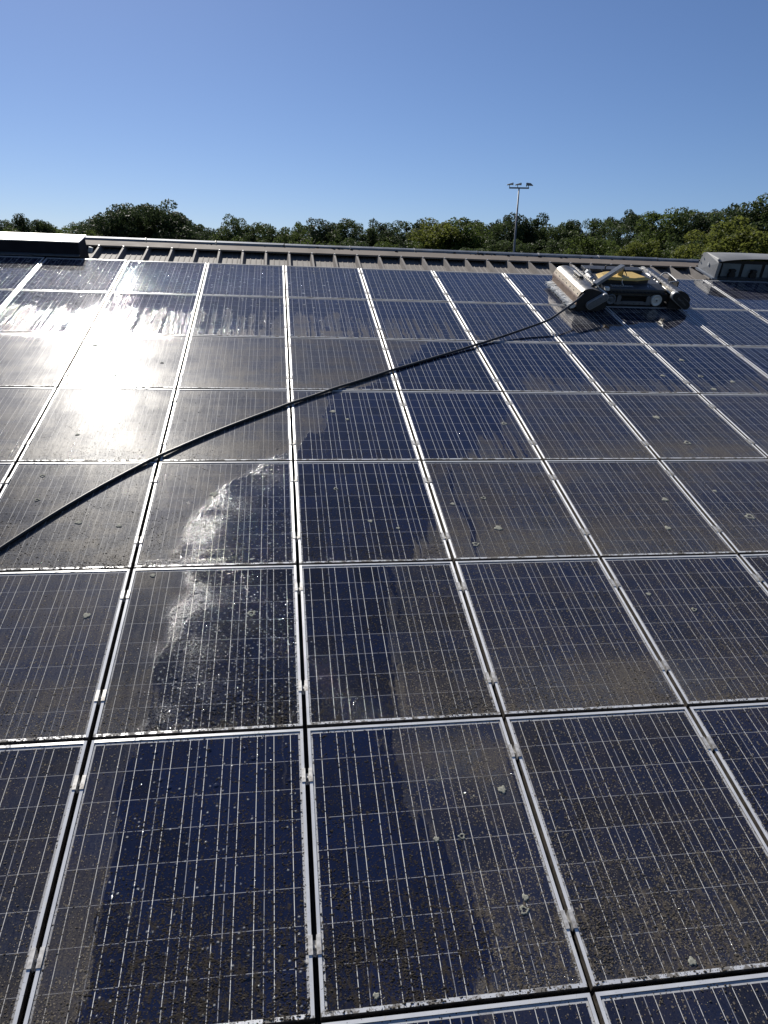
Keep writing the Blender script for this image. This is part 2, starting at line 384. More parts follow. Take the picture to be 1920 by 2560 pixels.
def fields(x, y):
    """wet, dust, grit, drops, foam on the roof plane (metres)"""
    row = 6 - np.floor(y/PY); ly = y/PY - np.floor(y/PY); lyT = 1-ly        # row 0 = top; lyT 0 at the panel's top edge
    lb = np.interp(y, LB[:, 1], LB[:, 0]); rb = np.interp(y, RB[:, 1], RB[:, 0])
    wob = (fbm(x, y, 6, 3)-.5)*.16
    dl = x-lb+wob; dr = rb-x+wob
    wet = np.minimum(sig(dl/.022), sig(dr/.03))
    # rows above the diagonal
    top = row <= 0
    wet = np.where(top, 1.0, wet)
    r1 = row == 1
    edge = .16+.34*fbm(x, y*0, 7, 9)
    curtain = np.maximum(np.clip(1.0-(lyT-edge)*3.2, 0, 1.0), .43+.06*(fbm(x, y, 3, 15)-.5))+np.where((lyT > .68) & (lyT < .83), .16*(fbm(x, y, 2.4, 21) > .52), 0)
    fade = sig((x-1.9)/.28)
    wet = np.where(r1, curtain*(1-fade)+fade*np.clip(1.15-.45*np.clip((lyT-.45)*2, 0, 1)*sig((2.9-x)/.15), 0, 1), wet)
    r2 = row == 2
    f2 = np.maximum(np.clip(1.02-np.maximum(lyT-(.28+.5*fbm(x, y*0, 3.1, 31)), 0)*3.2*sig((x-2.35)/.12), 0, 1.0), .43)
    wet = np.where(r2, np.minimum(sig(dl/.03), f2), wet)
    r3 = row == 3
    ff = np.clip(1.15-(lyT-(.95-np.clip((x-1.25)/.75, 0, 1)*.8))*3.0, .36, 1)
    wet = np.where(r3, np.minimum(sig(dl/.03), np.where(x < 2.1, ff, 0)), wet)
    r4 = row == 4
    ff = np.clip(1.2-(lyT-(.92-np.clip((x-.62)/.34, 0, 1)*.62))*2.2, 0, 1)
    run = np.exp(-((x-(1.20+.03*np.sin(y*9)-(y-3.3)*.02))/.03)**2)*(lyT > .08)*.62+np.exp(-((x-(1.33-(y-3.3)*.02))/.018)**2)*(lyT > .3)*.5
    wet = np.where(r4, np.minimum(sig(dl/.022), np.where(x < 1.02, ff, run)), wet)
    # near rows right of the washed lane: damp, little film
    dust = np.where(x < lb, .62, .42)
    dust = np.where((row >= 5) & (x > rb), .27, dust)
    dust = np.where((row >= 6) & (x > rb), .20, dust)
    dust = np.where((row >= 6) & (x < lb), .30, dust)
    dust = np.where((row == 5) & (x < lb), .50, dust)
    dust = np.where(row <= 1, .32+.50*sig((x+.1)/.35), dust)
    dust = dust*(.72+.55*fbm(x, y, 1.3, 40))*(.8+.55*np.clip((lyT-.55)*2.2, 0, 1))
    dust = np.clip(dust+.22*np.clip((lyT-.93)*14, 0, 1)*(row >= 1), 0, 1)
    # brown patches on the right half
    for (cx, cy, rx, ry, a) in ((3.25,3.95,.55,.18,.30),(3.2,3.6,.5,.2,.25),(4.4,4.0,.6,.25,.26),(1.6,2.75,.6,.22,.28),(2.2,3.6,.4,.14,.28),(1.7,1.42,.55,.2,.28),(.72,1.06,.26,.14,.38),(.92,.95,.14,.2,.3),(2.0,1.5,.3,.15,.25),(-.9,.25,.1,.5,.2)):
        dust = dust+a*np.exp(-((x-cx)/rx)**2-((y-cy)/ry)**2)
    g = np.select([row <= 1, row == 2, row == 3, row == 4, row == 5, row == 6], [.02, .06, .22, .48, .62, .66], .55)
    g = np.where(x < lb, g*.55, g)
    g = g*(.55+.9*np.clip((lyT-.15)*1.1, 0, 1))
    g = np.where((row == 6) & (lyT > .62), g*1.5, g)
    g = g+.45*np.clip((lyT-.80)*5, 0, 1)*(row >= 2)
    g = g+.5*np.exp(-((x-.72)/.3)**2-((y-1.05)/.18)**2)+.35*np.exp(-((x-3.2)/.6)**2-((y-3.9)/.25)**2)
    dr_ = np.where(row <= 0, np.clip(.95-(x+1.6)*.30, .06, .95), 0)
    dr_ = np.where(r1, np.clip(.8-(x+1.6)*.26, .04, .8)*np.clip(1.1-lyT*1.0, .35, 1), dr_)
    lane = sig(dl/.03)*sig((.0-x)/.02)*((row >= 3) & (row <= 6))
    dr_ = np.maximum(dr_, lane*np.select([row == 4, row == 5, row == 3], [.60, .75, .25], .16))
    fw = np.exp(-(np.maximum(dl, 0)/.26)**2)*sig((dl+.03)/.02)*(.25+1.1*np.clip((fbm(x, y, 7, 61, 5)-.38)*3.2, 0, 1))
    fo = fw*(((y > 2.55) & (y < 4.3))*.75+((y > 1.9) & (y <= 2.55))*.6+((y > 1.25) & (y <= 1.9))*.4)+np.exp(-((dl+.05)/.06)**2)*((y > 1.3) & (y <= 2.3))*.35*(fbm(x, y, 7, 62) > .52)
    fo = fo*(x < .03)
    fo = fo+((row == 4) & (lyT > .93) & (x > -1.0) & (x < -.45))*.9
    fo = fo+.9*np.exp(-((x-4.75)/.09)**2-((y-7.33)/.13)**2)+.55*np.exp(-((x-3.55)/.16)**2-((y-7.2)/.25)**2)  # first spot: reflection below the right brush, painted in as foam
    fo = fo+.55*np.exp(-((y-6.32)/.05)**2)*sig((-1.0-x)/.2)
    suds = np.where(row <= 1, np.clip(dr_-.04, 0, 1), lane*(row == 4)*.12)
    return wet, np.clip(dust, 0, 1), np.clip(g, 0, 1.2), np.clip(dr_, 0, 1), np.clip(fo, 0, 1), suds

# ------------------------------------------------------------------ the setting: ground and building
me = MB(); me.add([(-900,-500,0),(900,-500,0),(900,1500,0),(-900,1500,0)], [(0,1,2,3)])
gm = NT('dry_grass_ground'); gc = gm.coord('Object')
gm.set(Base_Color=gm.mix(gm.step(gm.noise(gc, .15, 6, .6), .35, .65), (.07, .085, .03), (.13, .12, .06)), Roughness=.95)
tag(me.build('ground', gm.m), kind='structure')

bld = empty('flat_hall', ROOF.copy(), 'low hall under a brown ribbed steel roof carrying the solar panels', 'building')
XL, XR, YB, YT = -9.5, 12.5, -2.2, 10.16
RP, RX = .334, .08                                  # rib pitch and phase
prof = []
k0 = int(math.floor((XL-RX)/RP)); k1 = int(math.ceil((XR-RX)/RP))
for k in range(k0, k1):
    c = RX+k*RP
    prof += [(c-.036,-.17),(c-.013,-.10),(c+.013,-.10),(c+.036,-.17)]
    for q in (.30, .56, .80):
        s_ = c+RP*q*.9+.02; prof += [(s_-.010,-.17),(s_-.005,-.164),(s_+.005,-.164),(s_+.010,-.17)]
b = MB()
b.add([(x, YB, z) for x, z in prof]+[(x, YT, z) for x, z in prof], [(i, i+1, len(prof)+i+1, len(prof)+i) for i in range(len(prof)-1)])
deck = b.build('roof', M['deck'], bld)
b = MB()                                            # ridge flashing: a folded sheet resting on the rib tops
for i in range(11):
    x0 = XL+i*2.0
    z = .002*(i % 2)
    b.prism([(9.93,-.118+z),(9.93,-.096+z),(10.17,-.094+z),(10.17,-.099+z),(9.936,-.101+z),(9.936,-.118+z)], x0-.03, x0+2.0, 'x')
b.build('ridge_flashing', M['flash'], bld)
b = MB(); b.tube([(0,0,0),(0,0,.014)], .011, 8); scr = b.build('roof_screw', M['clamp'], bld); scr.location = (RX-8*RP,9.90,-.10)
for k in range(-7, 20):
    s2_ = scr.copy(); C.objects.link(s2_); s2_.parent = bld; s2_.location = (RX+k*RP,9.90,-.10)
b = MB()                                            # far slope and walls
d_ = 12.0
b.add([(XL,10.24,-.15),(XR,10.24,-.15),(XR,10.24+d_*math.cos(2*TILT),-.15-d_*math.sin(2*TILT)),(XL,10.24+d_*math.cos(2*TILT),-.15-d_*math.sin(2*TILT))], [(0,1,2,3)])
b.build('back_roof', M['deck'], bld)
b = MB()
inv = ROOF.inverted()
def wbox(x0, x1, y0, y1, z0, z1):
    vs_ = [inv @ Vector(p) for p in ((x0,y0,z0),(x1,y0,z0),(x1,y1,z0),(x0,y1,z0),(x0,y0,z1),(x1,y0,z1),(x1,y1,z1),(x0,y1,z1))]
    b.add(vs_, [(0,3,2,1),(4,5,6,7),(0,1,5,4),(1,2,6,5),(2,3,7,6),(3,0,4,7)])
wbox(XL+.3, XR-.3, -1.6, 19.5, .0, 3.55)
b.build('wall', M['wall'], bld)
# ridge upstand: metre-long galvanised profiles with joint clips
b = MB(); b.box(XL, XR, 10.150, 10.158, -.168, -.103); b.build('ridge_light_stop', M['anth'], bld)  # added plate, stops sun leaking through the gap under the flashing
ridge = empty('ridge_rail', roof_at(0, 10.25, 0), 'blue-grey galvanised rail of short profiles running along the roof ridge', 'ridge rail')
for i in range(-8, 11):
    x0 = i*1.0+.02
    if x0 < -2.70 and x0+.985 > -2.7: x0 += 0
    b = MB(); dz = random.uniform(-.003, .003)
    b.prism([(-.05,-.145+dz),(-.04,-.070+dz),(.0,-.060+dz),(.04,-.070+dz),(.05,-.145+dz)], x0, x0+.985, 'x')
    b.build('rail_profile', M['galv'], ridge)
    b = MB(); b.prism([(-.055,-.145),(-.045,-.065),(.0,-.053),(.045,-.065),(.055,-.145)], x0-.022, x0-.010, 'x'); b.build('joint_clip', M['rail'] if i % 3 else M['grey'], ridge)
# moss tufts along the ridge rail
mv = MB()
for i in range(150):
    x = random.choice([random.gauss(1.0, .25), random.gauss(3.2, .5), random.uniform(-2.4, 6.2), random.gauss(4.4, .3)]); y = 10.19+random.uniform(-.03, .02); r = random.uniform(.006, .02)
    z = random.choice([-.135, -.12, -.10])
    mv.add([(x+r*math.cos(a)*1.3, y+r*math.sin(a)*.4-.01*(1 if zz else 0), z+zz) for zz in (0, r) for a in (0, 1.05, 2.1, 3.14, 4.19, 5.24)]+[(x, y-.012, z+r*1.4)],
           [(j, (j+1) % 6, 6+(j+1) % 6, 6+j) for j in range(6)]+[(6+j, 6+(j+1) % 6, 12) for j in range(6)])
o = tag(mv.build('ridge_moss', M['black'], bld), kind='stuff')

# ------------------------------------------------------------------ solar panels
fm = MB()
y0, y1, x0, x1 = .010, PY-.010, H0, PX-H0
for (a, b_, c, d) in ((x0, x0+FR, y0, y1), (x1-FR, x1, y0, y1), (x0+FR, x1-FR, y0, y0+FR), (x0+FR, x1-FR, y1-FR, y1)):
    fm.box(a, b_, c, d, -.042, 0)
tmp = fm.build('frame', M['frame']); FRAME = tmp.data; FRAME.materials.append(M['frame_h'])
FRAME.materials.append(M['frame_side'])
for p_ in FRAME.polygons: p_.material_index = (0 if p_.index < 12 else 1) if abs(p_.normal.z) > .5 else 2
bpy.data.objects.remove(tmp)
cm = MB()
for s in (-1, 1):
    cm.box(PX+s*.0165-.0085, PX+s*.0165+.0085, -.036, .036, .0005, .0042)
    cm.box(PX+s*.0095-.0022, PX+s*.0095+.0022, -.036, .036, -.03, .0005)
cm.box(PX-.0075, PX+.0075, -.030, .030, -.034, -.030)
cm.tube([(PX,0,-.03),(PX,0,-.014)], .0065, 6)
tmp = cm.build('clamp', M['clamp']); CLAMP = tmp.data; bpy.data.objects.remove(tmp)

NX, NY = 60, 56
gx = np.linspace(H0+FR, PX-H0-FR, NX+1); gy = np.linspace(.010+FR, PY-.010-FR, NY+1)
GX, GY = np.meshgrid(gx, gy); GX = GX.ravel(); GY = GY.ravel()
ii = np.arange((NX+1)*(NY+1)).reshape(NY+1, NX+1)
QUADS = np.stack([ii[:-1, :-1], ii[:-1, 1:], ii[1:, 1:], ii[1:, :-1]], -1).reshape(-1, 4)
def glass_mesh(ox, oy):
    me = bpy.data.meshes.new('glass'); n = len(GX)
    co = np.stack([GX, GY, np.full(n, -.0045)], -1).astype(np.float32)
    me.vertices.add(n); me.vertices.foreach_set('co', co.ravel())
    q = len(QUADS); me.loops.add(q*4); me.polygons.add(q)
    me.loops.foreach_set('vertex_index', QUADS.ravel().astype(np.int32))
    me.polygons.foreach_set('loop_start', np.arange(0, q*4, 4, dtype=np.int32)); me.polygons.foreach_set('loop_total', np.full(q, 4, np.int32))
    me.update(calc_edges=True)
    uv = me.uv_layers.new(name='roof'); uvs = np.stack([GX+ox+20, GY+oy+20], -1)[QUADS.ravel()]
    uv.data.foreach_set('uv', uvs.astype(np.float32).ravel())
    F = fields(GX+ox, GY+oy)
    for nm, a in zip(('wet', 'dust', 'grit', 'drops', 'foam', 'suds'), F):
        at = me.attributes.new(nm, 'FLOAT', 'POINT'); at.data.foreach_set('value', np.ascontiguousarray(a, dtype=np.float32))
    me.materials.append(M['glass'])
    return me, F
def px_of(x, y, h=0):
    d = rw(x, y, h)-CAM; z = d.dot(fwd)
    return (960+1809.3*d.dot(right)/z, 1280+1809.3*d.dot(down)/z, z)
ORD = ['first', 'second', 'third', 'fourth', 'fifth', 'sixth', 'seventh', 'eighth', 'ninth', 'tenth', 'eleventh', 'twelfth', 'thirteenth']
ROWN = ['top row', 'second row from the ridge', 'third row from the ridge', 'fourth row from the ridge', 'fifth row from the ridge', 'sixth row from the ridge', 'seventh row from the ridge', 'bottom row']
panel_of = {}
n_panels = 0
for r in range(8):
    oy = (6-r)*PY
    vis = []
    for c in range(-8, 10):
        ox = c*PX
        pts = [px_of(ox+a*PX, oy+b_*PY) for a in (0, .5, 1) for b_ in (0, .5, 1)]
        ok = [p for p in pts if p[2] > .1]
        if not ok: continue
        inside = any(0 < p[0] < 1920 and 0 < p[1] < 2560 for p in ok)
        near = any(-420 < p[0] < 2340 and -100 < p[1] < 2900 for p in ok)
        if r == 7 and c in (1, 2): inside = True
        if inside or near: vis.append((c, inside))
    nv = 0
    for c, inside in vis:
        ox = c*PX
        me, F = glass_mesh(ox, oy)
        wm, dm, gm_, drm = (float(np.mean(a)) for a in F[:4])
        if r == 0: look = 'droplet-speckled blue' if drm > .5 else ('clean blue' if drm > .2 else 'freshly rinsed blue')
        elif r == 1 and ox < 2.6: look = 'water-streaked'
        elif wm > .8: look = 'washed dark blue'
        elif wm > .25: look = 'half-washed'
        elif r >= 6: look = 'moss-speckled navy'
        elif gm_ > .42: look = 'gritty brown-dusted'
        else: look = 'dust-greyed'
        if inside:
            nv += 1
            lab = f'{look} solar panel, {ORD[min(nv,13)-1]} from the left in the {ROWN[r]}'
        else:
            lab = f'{look} solar panel beyond the {"left" if c <= 0 else "right"} end of the {ROWN[r]}'
        tl = Matrix.Translation((PX/2, PY/2, 0)) @ Matrix.Rotation(R(random.gauss(0, .11)), 4, 'X') @ Matrix.Rotation(R(random.gauss(0, .13)), 4, 'Y') @ Matrix.Translation((-PX/2, -PY/2, 0))
        root = empty('solar_panel', roof_at(ox, oy) @ tl, lab, 'solar panel', 'framed solar panels covering the roof slope')
        panel_of[(r, c)] = root; n_panels += 1
        f = bpy.data.objects.new('frame', FRAME); C.objects.link(f); f.parent = root
        g = bpy.data.objects.new('glass', me); C.objects.link(g); g.parent = root
        for yy in (.275+random.uniform(-.03, .03), 1.03+random.uniform(-.05, .04)):
            k = bpy.data.objects.new('clamp', CLAMP); C.objects.link(k); k.parent = root; k.location = (0, yy, 0)

# lichen rosettes on the glass: parts of their panel
LICH = [(0.903,.856,.024),(.663,.643,.018),(.548,.639,.016),(.869,.357,.017),(.85,.308,.023),(.215,.059,.015),(1.457,.057,.020),(-.282,2.115,.028),(-1.207,2.141,.026),(-.577,3.376,.036),(-1.769,3.329,.022),(-1.438,3.052,.025),(-1.173,3.008,.022),(-1.809,3.641,.024),(.368,4.679,.03),(.483,4.532,.02),(.305,3.433,.02),(.519,3.015,.02),(.704,2.927,.016),(1.405,3.288,.024),(1.42,2.907,.035),(1.152,3.214,.021),(1.213,2.726,.028),(2.838,3.239,.03),(2.686,2.87,.028),(3.41,2.996,.043),(3.313,3.348,.02),(2.223,2.168,.019),(2.458,2.013,.021),(-1.908,6.078,.034),(-1.6,5.377,.027),(-1.761,5.302,.03),(-.999,5.943,.02),(-1.696,4.254,.02),(1.879,4.466,.03),(3.352,6.2,.03),(4.311,5.957,.034),(4.319,5.534,.036),(4.614,5.405,.032),(3.391,4.595,.04),(3.46,4.116,.038),(3.889,5.532,.03),(4.305,5.22,.036),(-1.213,5.674,.02),(-.886,2.479,.02)]
def lichen_mesh(r, ring):
    b = MB(); n = 22
    ph = [random.uniform(0, 6.28) for _ in range(3)]
    def rad(t): return 1+.16*math.sin(3*t+ph[0])+.12*math.sin(5*t+ph[1])+.10*math.sin(9*t+ph[2])+random.uniform(-.08, .08)
    prof_ = [(1.0, .0), (.94, .0022), (.72, .0030), (.5, .0016 if ring else .0032)]
    vs_ = []
    for (k, z) in prof_:
        for i in range(n):
            t = 2*math.pi*i/n; q = r*k*rad(t); vs_.append((q*math.cos(t), q*math.sin(t), z+random.uniform(0, .0009)*(k < 1)))
    fs = []
    for a in range(len(prof_)-1):
        for i in range(n): fs.append((a*n+i, a*n+(i+1) % n, (a+1)*n+(i+1) % n, (a+1)*n+i))
    if not ring:
        vs_.append((0, 0, .003)); L_ = len(prof_)-1
        for i in range(n): fs.append((L_*n+i, L_*n+(i+1) % n, len(vs_)-1))
    b.add(vs_, fs, True); return b
for k, (x, y, r_) in enumerate(LICH):
    rr = 7-int(math.floor(y/PY))-1; cc = int(math.floor(x/PX))
    root = panel_of.get((rr, cc))
    if not root: continue
    o = lichen_mesh(r_*.8, k % 3 == 1).build('lichen_patch', M['lichen'], root)
    o.location = (x-cc*PX, y-(6-rr)*PY, -.0042)

# moss granules lying on the glass and lower frames (uncountable)
def moss():
    xs = RNG.uniform(-3.2, 5.0, 1300000); ys = RNG.uniform(-1.1, 5.0, 1300000)
    pxs = np.stack([xs, ys], -1)
    W = np.array([list(r) for r in ROOF.to_3x3()]); P = np.stack([xs, ys, np.zeros_like(xs)], -1) @ W.T+np.array([0, 0, ROOF_Z])-np.array(CAM)
    z = P @ np.array(fwd); u = 960+1809.3*(P @ np.array(right))/z; v = 1280+1809.3*(P @ np.array(down))/z
    wet, dust, g, dr, fo, _ = fields(xs, ys)
    lx, ly = np.mod(xs, PX), np.mod(ys, PY)
    cl = fbm(xs, ys, 9, 77, 4)
    lowk = np.clip((.32-ly)/.3, 0, 1)
    dens = g*np.clip((cl-.42)*5.0+lowk*.45, .28, 1.5)*np.where(ys > 3.8, .25, 1)*np.where(ys < 1.3, 1.15, .8)
    dens = np.where((ys < .36) & (ys > 0) & (xs > -.72) & (xs < 1.0), dens*1.6, dens)
    ok = (z > .3) & (u > -300) & (u < 2200) & (v < 2800) & (RNG.random(len(xs)) < dens*.36)
    ok &= (lx > .027) & (lx < PX-.027) & (ly > .008) & (ly < PY-.03)
    xs, ys, wet = xs[ok], ys[ok], wet[ok]; ly = ly[ok]; n = len(xs)
    big = RNG.random(n)**3
    r = .0013+.0038*big; hgt = r*RNG.uniform(.22, .55, n)
    zb = np.where(ly < .024, .0, -.0046)
    k = 6; ang = np.arange(k)*2*np.pi/k
    jit = RNG.uniform(.7, 1.3, (n, k)); rot = RNG.uniform(0, 6.28, n)
    el = RNG.uniform(.8, 1.5, n)
    a = ang[None]+rot[:, None]
    V = np.zeros((n, 2*k+1, 3), np.float32)
    V[:, :k, 0] = xs[:, None]+np.cos(a)*(r*el)[:, None]*jit; V[:, :k, 1] = ys[:, None]+np.sin(a)*(r/el)[:, None]*jit; V[:, :k, 2] = zb[:, None]
    V[:, k:2*k, 0] = xs[:, None]+np.cos(a)*(r*el)[:, None]*jit*.68; V[:, k:2*k, 1] = ys[:, None]+np.sin(a)*(r/el)[:, None]*jit*.68; V[:, k:2*k, 2] = (zb+hgt*.8)[:, None]
    V[:, 2*k, 0] = xs; V[:, 2*k, 1] = ys; V[:, 2*k, 2] = zb+hgt
    base = [(j, (j+1) % k, k+(j+1) % k, k+j) for j in range(k)]
    tri = [(k+j, k+(j+1) % k, 2*k) for j in range(k)]
    off = (np.arange(n)*(2*k+1))[:, None, None]
    Q = (np.array(base)[None]+off).reshape(-1, 4); T = (np.array(tri)[None]+off).reshape(-1, 3)
    me = bpy.data.meshes.new('moss_grit'); me.vertices.add(n*(2*k+1)); me.vertices.foreach_set('co', V.ravel())
    loops = np.concatenate([Q.ravel(), T.ravel()]).astype(np.int32)
    tot = np.concatenate([np.full(len(Q), 4), np.full(len(T), 3)]).astype(np.int32)
    st = np.concatenate([[0], np.cumsum(tot)[:-1]]).astype(np.int32)
    me.loops.add(len(loops)); me.polygons.add(len(tot)); me.loops.foreach_set('vertex_index', loops)
    me.polygons.foreach_set('loop_start', st); me.polygons.foreach_set('loop_total', tot); me.update(calc_edges=True)
    me.polygons.foreach_set('use_smooth', np.ones(len(tot), bool))
    tint = np.clip(RNG.random(n)**2*.55+np.where(wet > .5, -.05, .22), 0, 1)
    at = me.attributes.new('tint', 'FLOAT', 'POINT'); at.data.foreach_set('value', np.repeat(tint, 2*k+1).astype(np.float32))
    t = NT('moss_and_grit'); a_ = t.attr('tint').outputs['Fac']
    t.set(Base_Color=t.mix(a_, (.020, .016, .011), (.135, .117, .092)), Roughness=.9); t.b.inputs['Specular IOR Level'].default_value = .2
    me.materials.append(t.m)
    o = bpy.data.objects.new('moss_grit', me); C.objects.link(o); o.matrix_world = ROOF.copy()
    tag(o, 'dark moss granules and grit scattered over the lower solar panels', 'moss', kind='stuff')
moss()

# ------------------------------------------------------------------ black hose
HP = [(3.835,7.615,.278),(3.75,7.53,.25),(3.553,7.307,.20),(3.246,6.997,.15),(3.028,6.821,.10),(2.738,6.663,.06),(2.481,6.514,.035),(2.229,6.361,.02),(2.043,6.237,.013),(1.517,5.901,.012),(1.032,5.570,.012),(.493,5.184,.012),(.03,4.829,.012),(-.5,4.441,.012),(-.779,4.157,.012),(-1.033,3.89,.012),(-1.264,3.633,.012),(-1.422,3.443,.012),(-1.65,3.093,.012),(-1.852,2.788,.012),(-1.959,2.608,.012),(-2.15,2.2,.012),(-2.5,1.6,.012),(-2.9,1.0,.012)]
def spline(P, n=6):
    P = [Vector(p) for p in P]; out = []
    for i in range(len(P)-1):
        p0, p1, p2, p3 = P[max(i-1, 0)], P[i], P[i+1], P[min(i+2, len(P)-1)]
        for j in range(n):
            t = j/n
            out.append(.5*((2*p1)+(p2-p0)*t+(2*p0-5*p1+4*p2-p3)*t*t+(3*p1-p0-3*p2+p3)*t**3))
    return out+[P[-1]]
for _ in range(3):
    q_ = [Vector(p) for p in HP]
    for i in range(8, len(HP)-1): HP[i] = tuple(q_[i]*.5+(q_[i-1]+q_[i+1])*.25)
def lie(p):                                       # sags onto the glass between the frames
    if p.z > .02: return p
    d = min(abs(p.x/PX-round(p.x/PX))*PX, abs(p.y/PY-round(p.y/PY))*PY)
    return Vector((p.x, p.y, .0088+.0045*math.exp(-(d/.09)**2)+max(0, p.z-.013)))
hb = MB(); hb.tube([lie(p) for p in spline(HP)], .0128, 12)
o = hb.build('water_hose', M['hose']); o.matrix_world = ROOF.copy()
tag(o, 'long black water hose running diagonally across the panels to the robot', 'hose')

# ------------------------------------------------------------------ cleaning robot (roof coordinates, base at 4.4, 7.95)
BX, BY = 4.4, 7.95
rob = empty('cleaning_robot', roof_at(BX, BY), 'tracked panel-cleaning robot with yellow cover, steel brush hood and grey boom arm', 'cleaning robot')
def rp(mb, name, mat, bevel=0, parent=None, smooth_angle=None):
    mb.v = [(x-BX, y-BY, z) for x, y, z in mb.v]
    return mb.build(name, M[mat], parent or rob, bevel, smooth_angle)
def lettering(body, size, mat, origin, xdir, ydir, name, parent):
    cu = bpy.data.curves.new(name, 'FONT'); cu.body = body; cu.size = size; cu.extrude = .0006; cu.align_x = 'CENTER'; cu.align_y = 'CENTER'
    to = bpy.data.objects.new(name, cu); C.objects.link(to)
    dg = bpy.context.evaluated_depsgraph_get(); me = bpy.data.meshes.new_from_object(to.evaluated_get(dg)); bpy.data.objects.remove(to)
    me.materials.clear(); me.materials.append(M[mat])
    o = bpy.data.objects.new(name, me); C.objects.link(o); o.parent = parent
    xd, yd = Vector(xdir).normalized(), Vector(ydir); zd = xd.cross(yd).normalized(); yd = zd.cross(xd)
    mt = Matrix((xd, yd, zd)).transposed().to_4x4(); mt.translation = Vector(origin)-Vector((BX, BY, 0)); o.matrix_local = mt
    return o
# hull
b = MB(); b.prism([(7.78,.07),(7.70,.13),(7.70,.215),(7.86,.245),(8.34,.245),(8.40,.2),(8.40,.07)], 3.99, 4.86, 'x')
hull = rp(b, 'hull', 'anth', .006)
lettering('SolarCleano', .062, 'text', (4.30,7.777,.2305), (1,0,0), (0,.16,.03), 'lettering', hull)
lettering('F1', .062, 'text', (4.68,7.777,.2305), (1,0,0), (0,.16,.03), 'lettering', hull)
b = MB(); b.box(3.98, 4.80, 8.30, 8.46, .246, .285); far = rp(b, 'battery_box', 'anth', .006)
lettering('F1', .03, 'text', (4.22,8.30,.27), (1,0,0), (0,0,1), 'lettering', far)
b = MB(); b.tube(spline([(4.27,8.32,.285),(4.27,8.32,.315),(4.30,8.32,.33),(4.46,8.32,.33),(4.49,8.32,.315),(4.49,8.32,.285)], 4), .009, 8); rp(b, 'carry_handle', 'black')
# yellow cover on a dark plinth
poly = [(3.99,7.83),(4.50,7.80),(4.72,7.88),(4.60,8.14),(4.16,8.12),(4.02,8.02)]
b = MB(); ctr = Vector((4.37, 7.96)); inn = [tuple(Vector(p)*.80+ctr*.20) for p in poly]
n = len(poly)
b.add([(p[0], p[1], .288) for p in poly]+[(p[0], p[1], .298) for p in poly]+[(p[0], p[1], .318) for p in inn],
      [tuple(range(n))[::-1], tuple(range(2*n, 3*n))]+[(i, (i+1) % n, n+(i+1) % n, n+i) for i in range(n)]+[(n+i, n+(i+1) % n, 2*n+(i+1) % n, 2*n+i) for i in range(n)])
rp(b, 'yellow_cover', 'yellow', .002)
b = MB(); b.prism([tuple(Vector(p)*.93+ctr*.07) for p in poly], .245, .288, 'z'); rp(b, 'cover_plinth', 'black')
# tracks
def track(y0, y1):
    b = MB(); xa, xb, r = 4.12, 4.79, .088
    ring = []
    for i in range(13): t = -math.pi/2+math.pi*i/12; ring.append((xb+r*math.cos(t), .09+r*math.sin(t)))
    for i in range(13): t = math.pi/2+math.pi*i/12; ring.append((xa+r*math.cos(t), .09+r*math.sin(t)))
    n = len(ring); cx = (xa+xb)/2
    inn_ = [(cx+(x-cx)*(1-.012/.42), .09+(z-.09)*.86) for x, z in ring]
    vs_ = [(x, y, z) for y in (y0, y1) for x, z in ring]+[(x, y, z) for y in (y0, y1) for x, z in inn_]
    fs = []
    for i in range(n):
        j = (i+1) % n
        fs += [(i, j, n+j, n+i), (2*n+i, 3*n+i, 3*n+j, 2*n+j), (i, 2*n+i, 2*n+j, j), (n+i, n+j, 3*n+j, 3*n+i)]
    b.add(vs_, fs)
    L_ = 0
    for k in range(30):                              # grousers
        x = xa+(xb-xa)*(k % 15)/14; z = .0 if k < 15 else .178
        b.box(x-.010, x+.010, y0-.002, y1+.002, z-.001, z+.007)
    t = rp(b, 'track', 'rubber')
    for x, mt, rr in ((4.765, 'white', .072), (4.14, 'grey', .066)):
        b = MB(); yy = y0 if y0 < 8 else y1; s = -1 if y0 < 8 else 1
        q = 24
        prof_ = [(rr, .045), (rr, -.004), (rr-.008, -.008), (rr-.016, -.004), (rr-.022, .004), (.028, .010), (.022, -.003), (.012, -.003)]
        vs_ = [(x+p*math.cos(2*math.pi*i/q), yy+s*-1*d, .09+p*math.sin(2*math.pi*i/q)) for p, d in prof_ for i in range(q)]
        fs = [(a*q+i, a*q+(i+1) % q, (a+1)*q+(i+1) % q, (a+1)*q+i) for a in range(len(prof_)-1) for i in range(q)]
        b.add(vs_, fs, True)
        wh = rp(b, 'wheel', mt)
        b = MB(); b.tube([(x, yy, .09), (x, yy+s*.004, .09)], .012, 12); rp(b, 'axle_cap', 'grey')
    yy = y0-.006 if y0 < 8 else y1+.001
    b = MB()
    b.prism([(4.19,.030),(4.69,.030),(4.69,.062),(4.62,.062),(4.575,.075),(4.36,.075),(4.315,.075),(4.27,.062),(4.19,.062)], yy, yy+.006, 'y')
    for x in (4.245, 4.645): b.stadium((x,.05),(x,.12),.026, yy-.003, yy+.005)
    rp(b, 'roller_plate', 'grey')
    b = MB()
    for x in (4.30, 4.38, 4.46, 4.54): b.tube([(x, yy-.002, .045), (x, yy+.002, .045)], .006, 8)
    rp(b, 'plate_bolts', 'black')
track(7.66, 7.77); track(8.30, 8.41)
b = MB(); b.box(4.10, 4.80, 7.775, 8.295, .03, .12); rp(b, 'underbody', 'black')
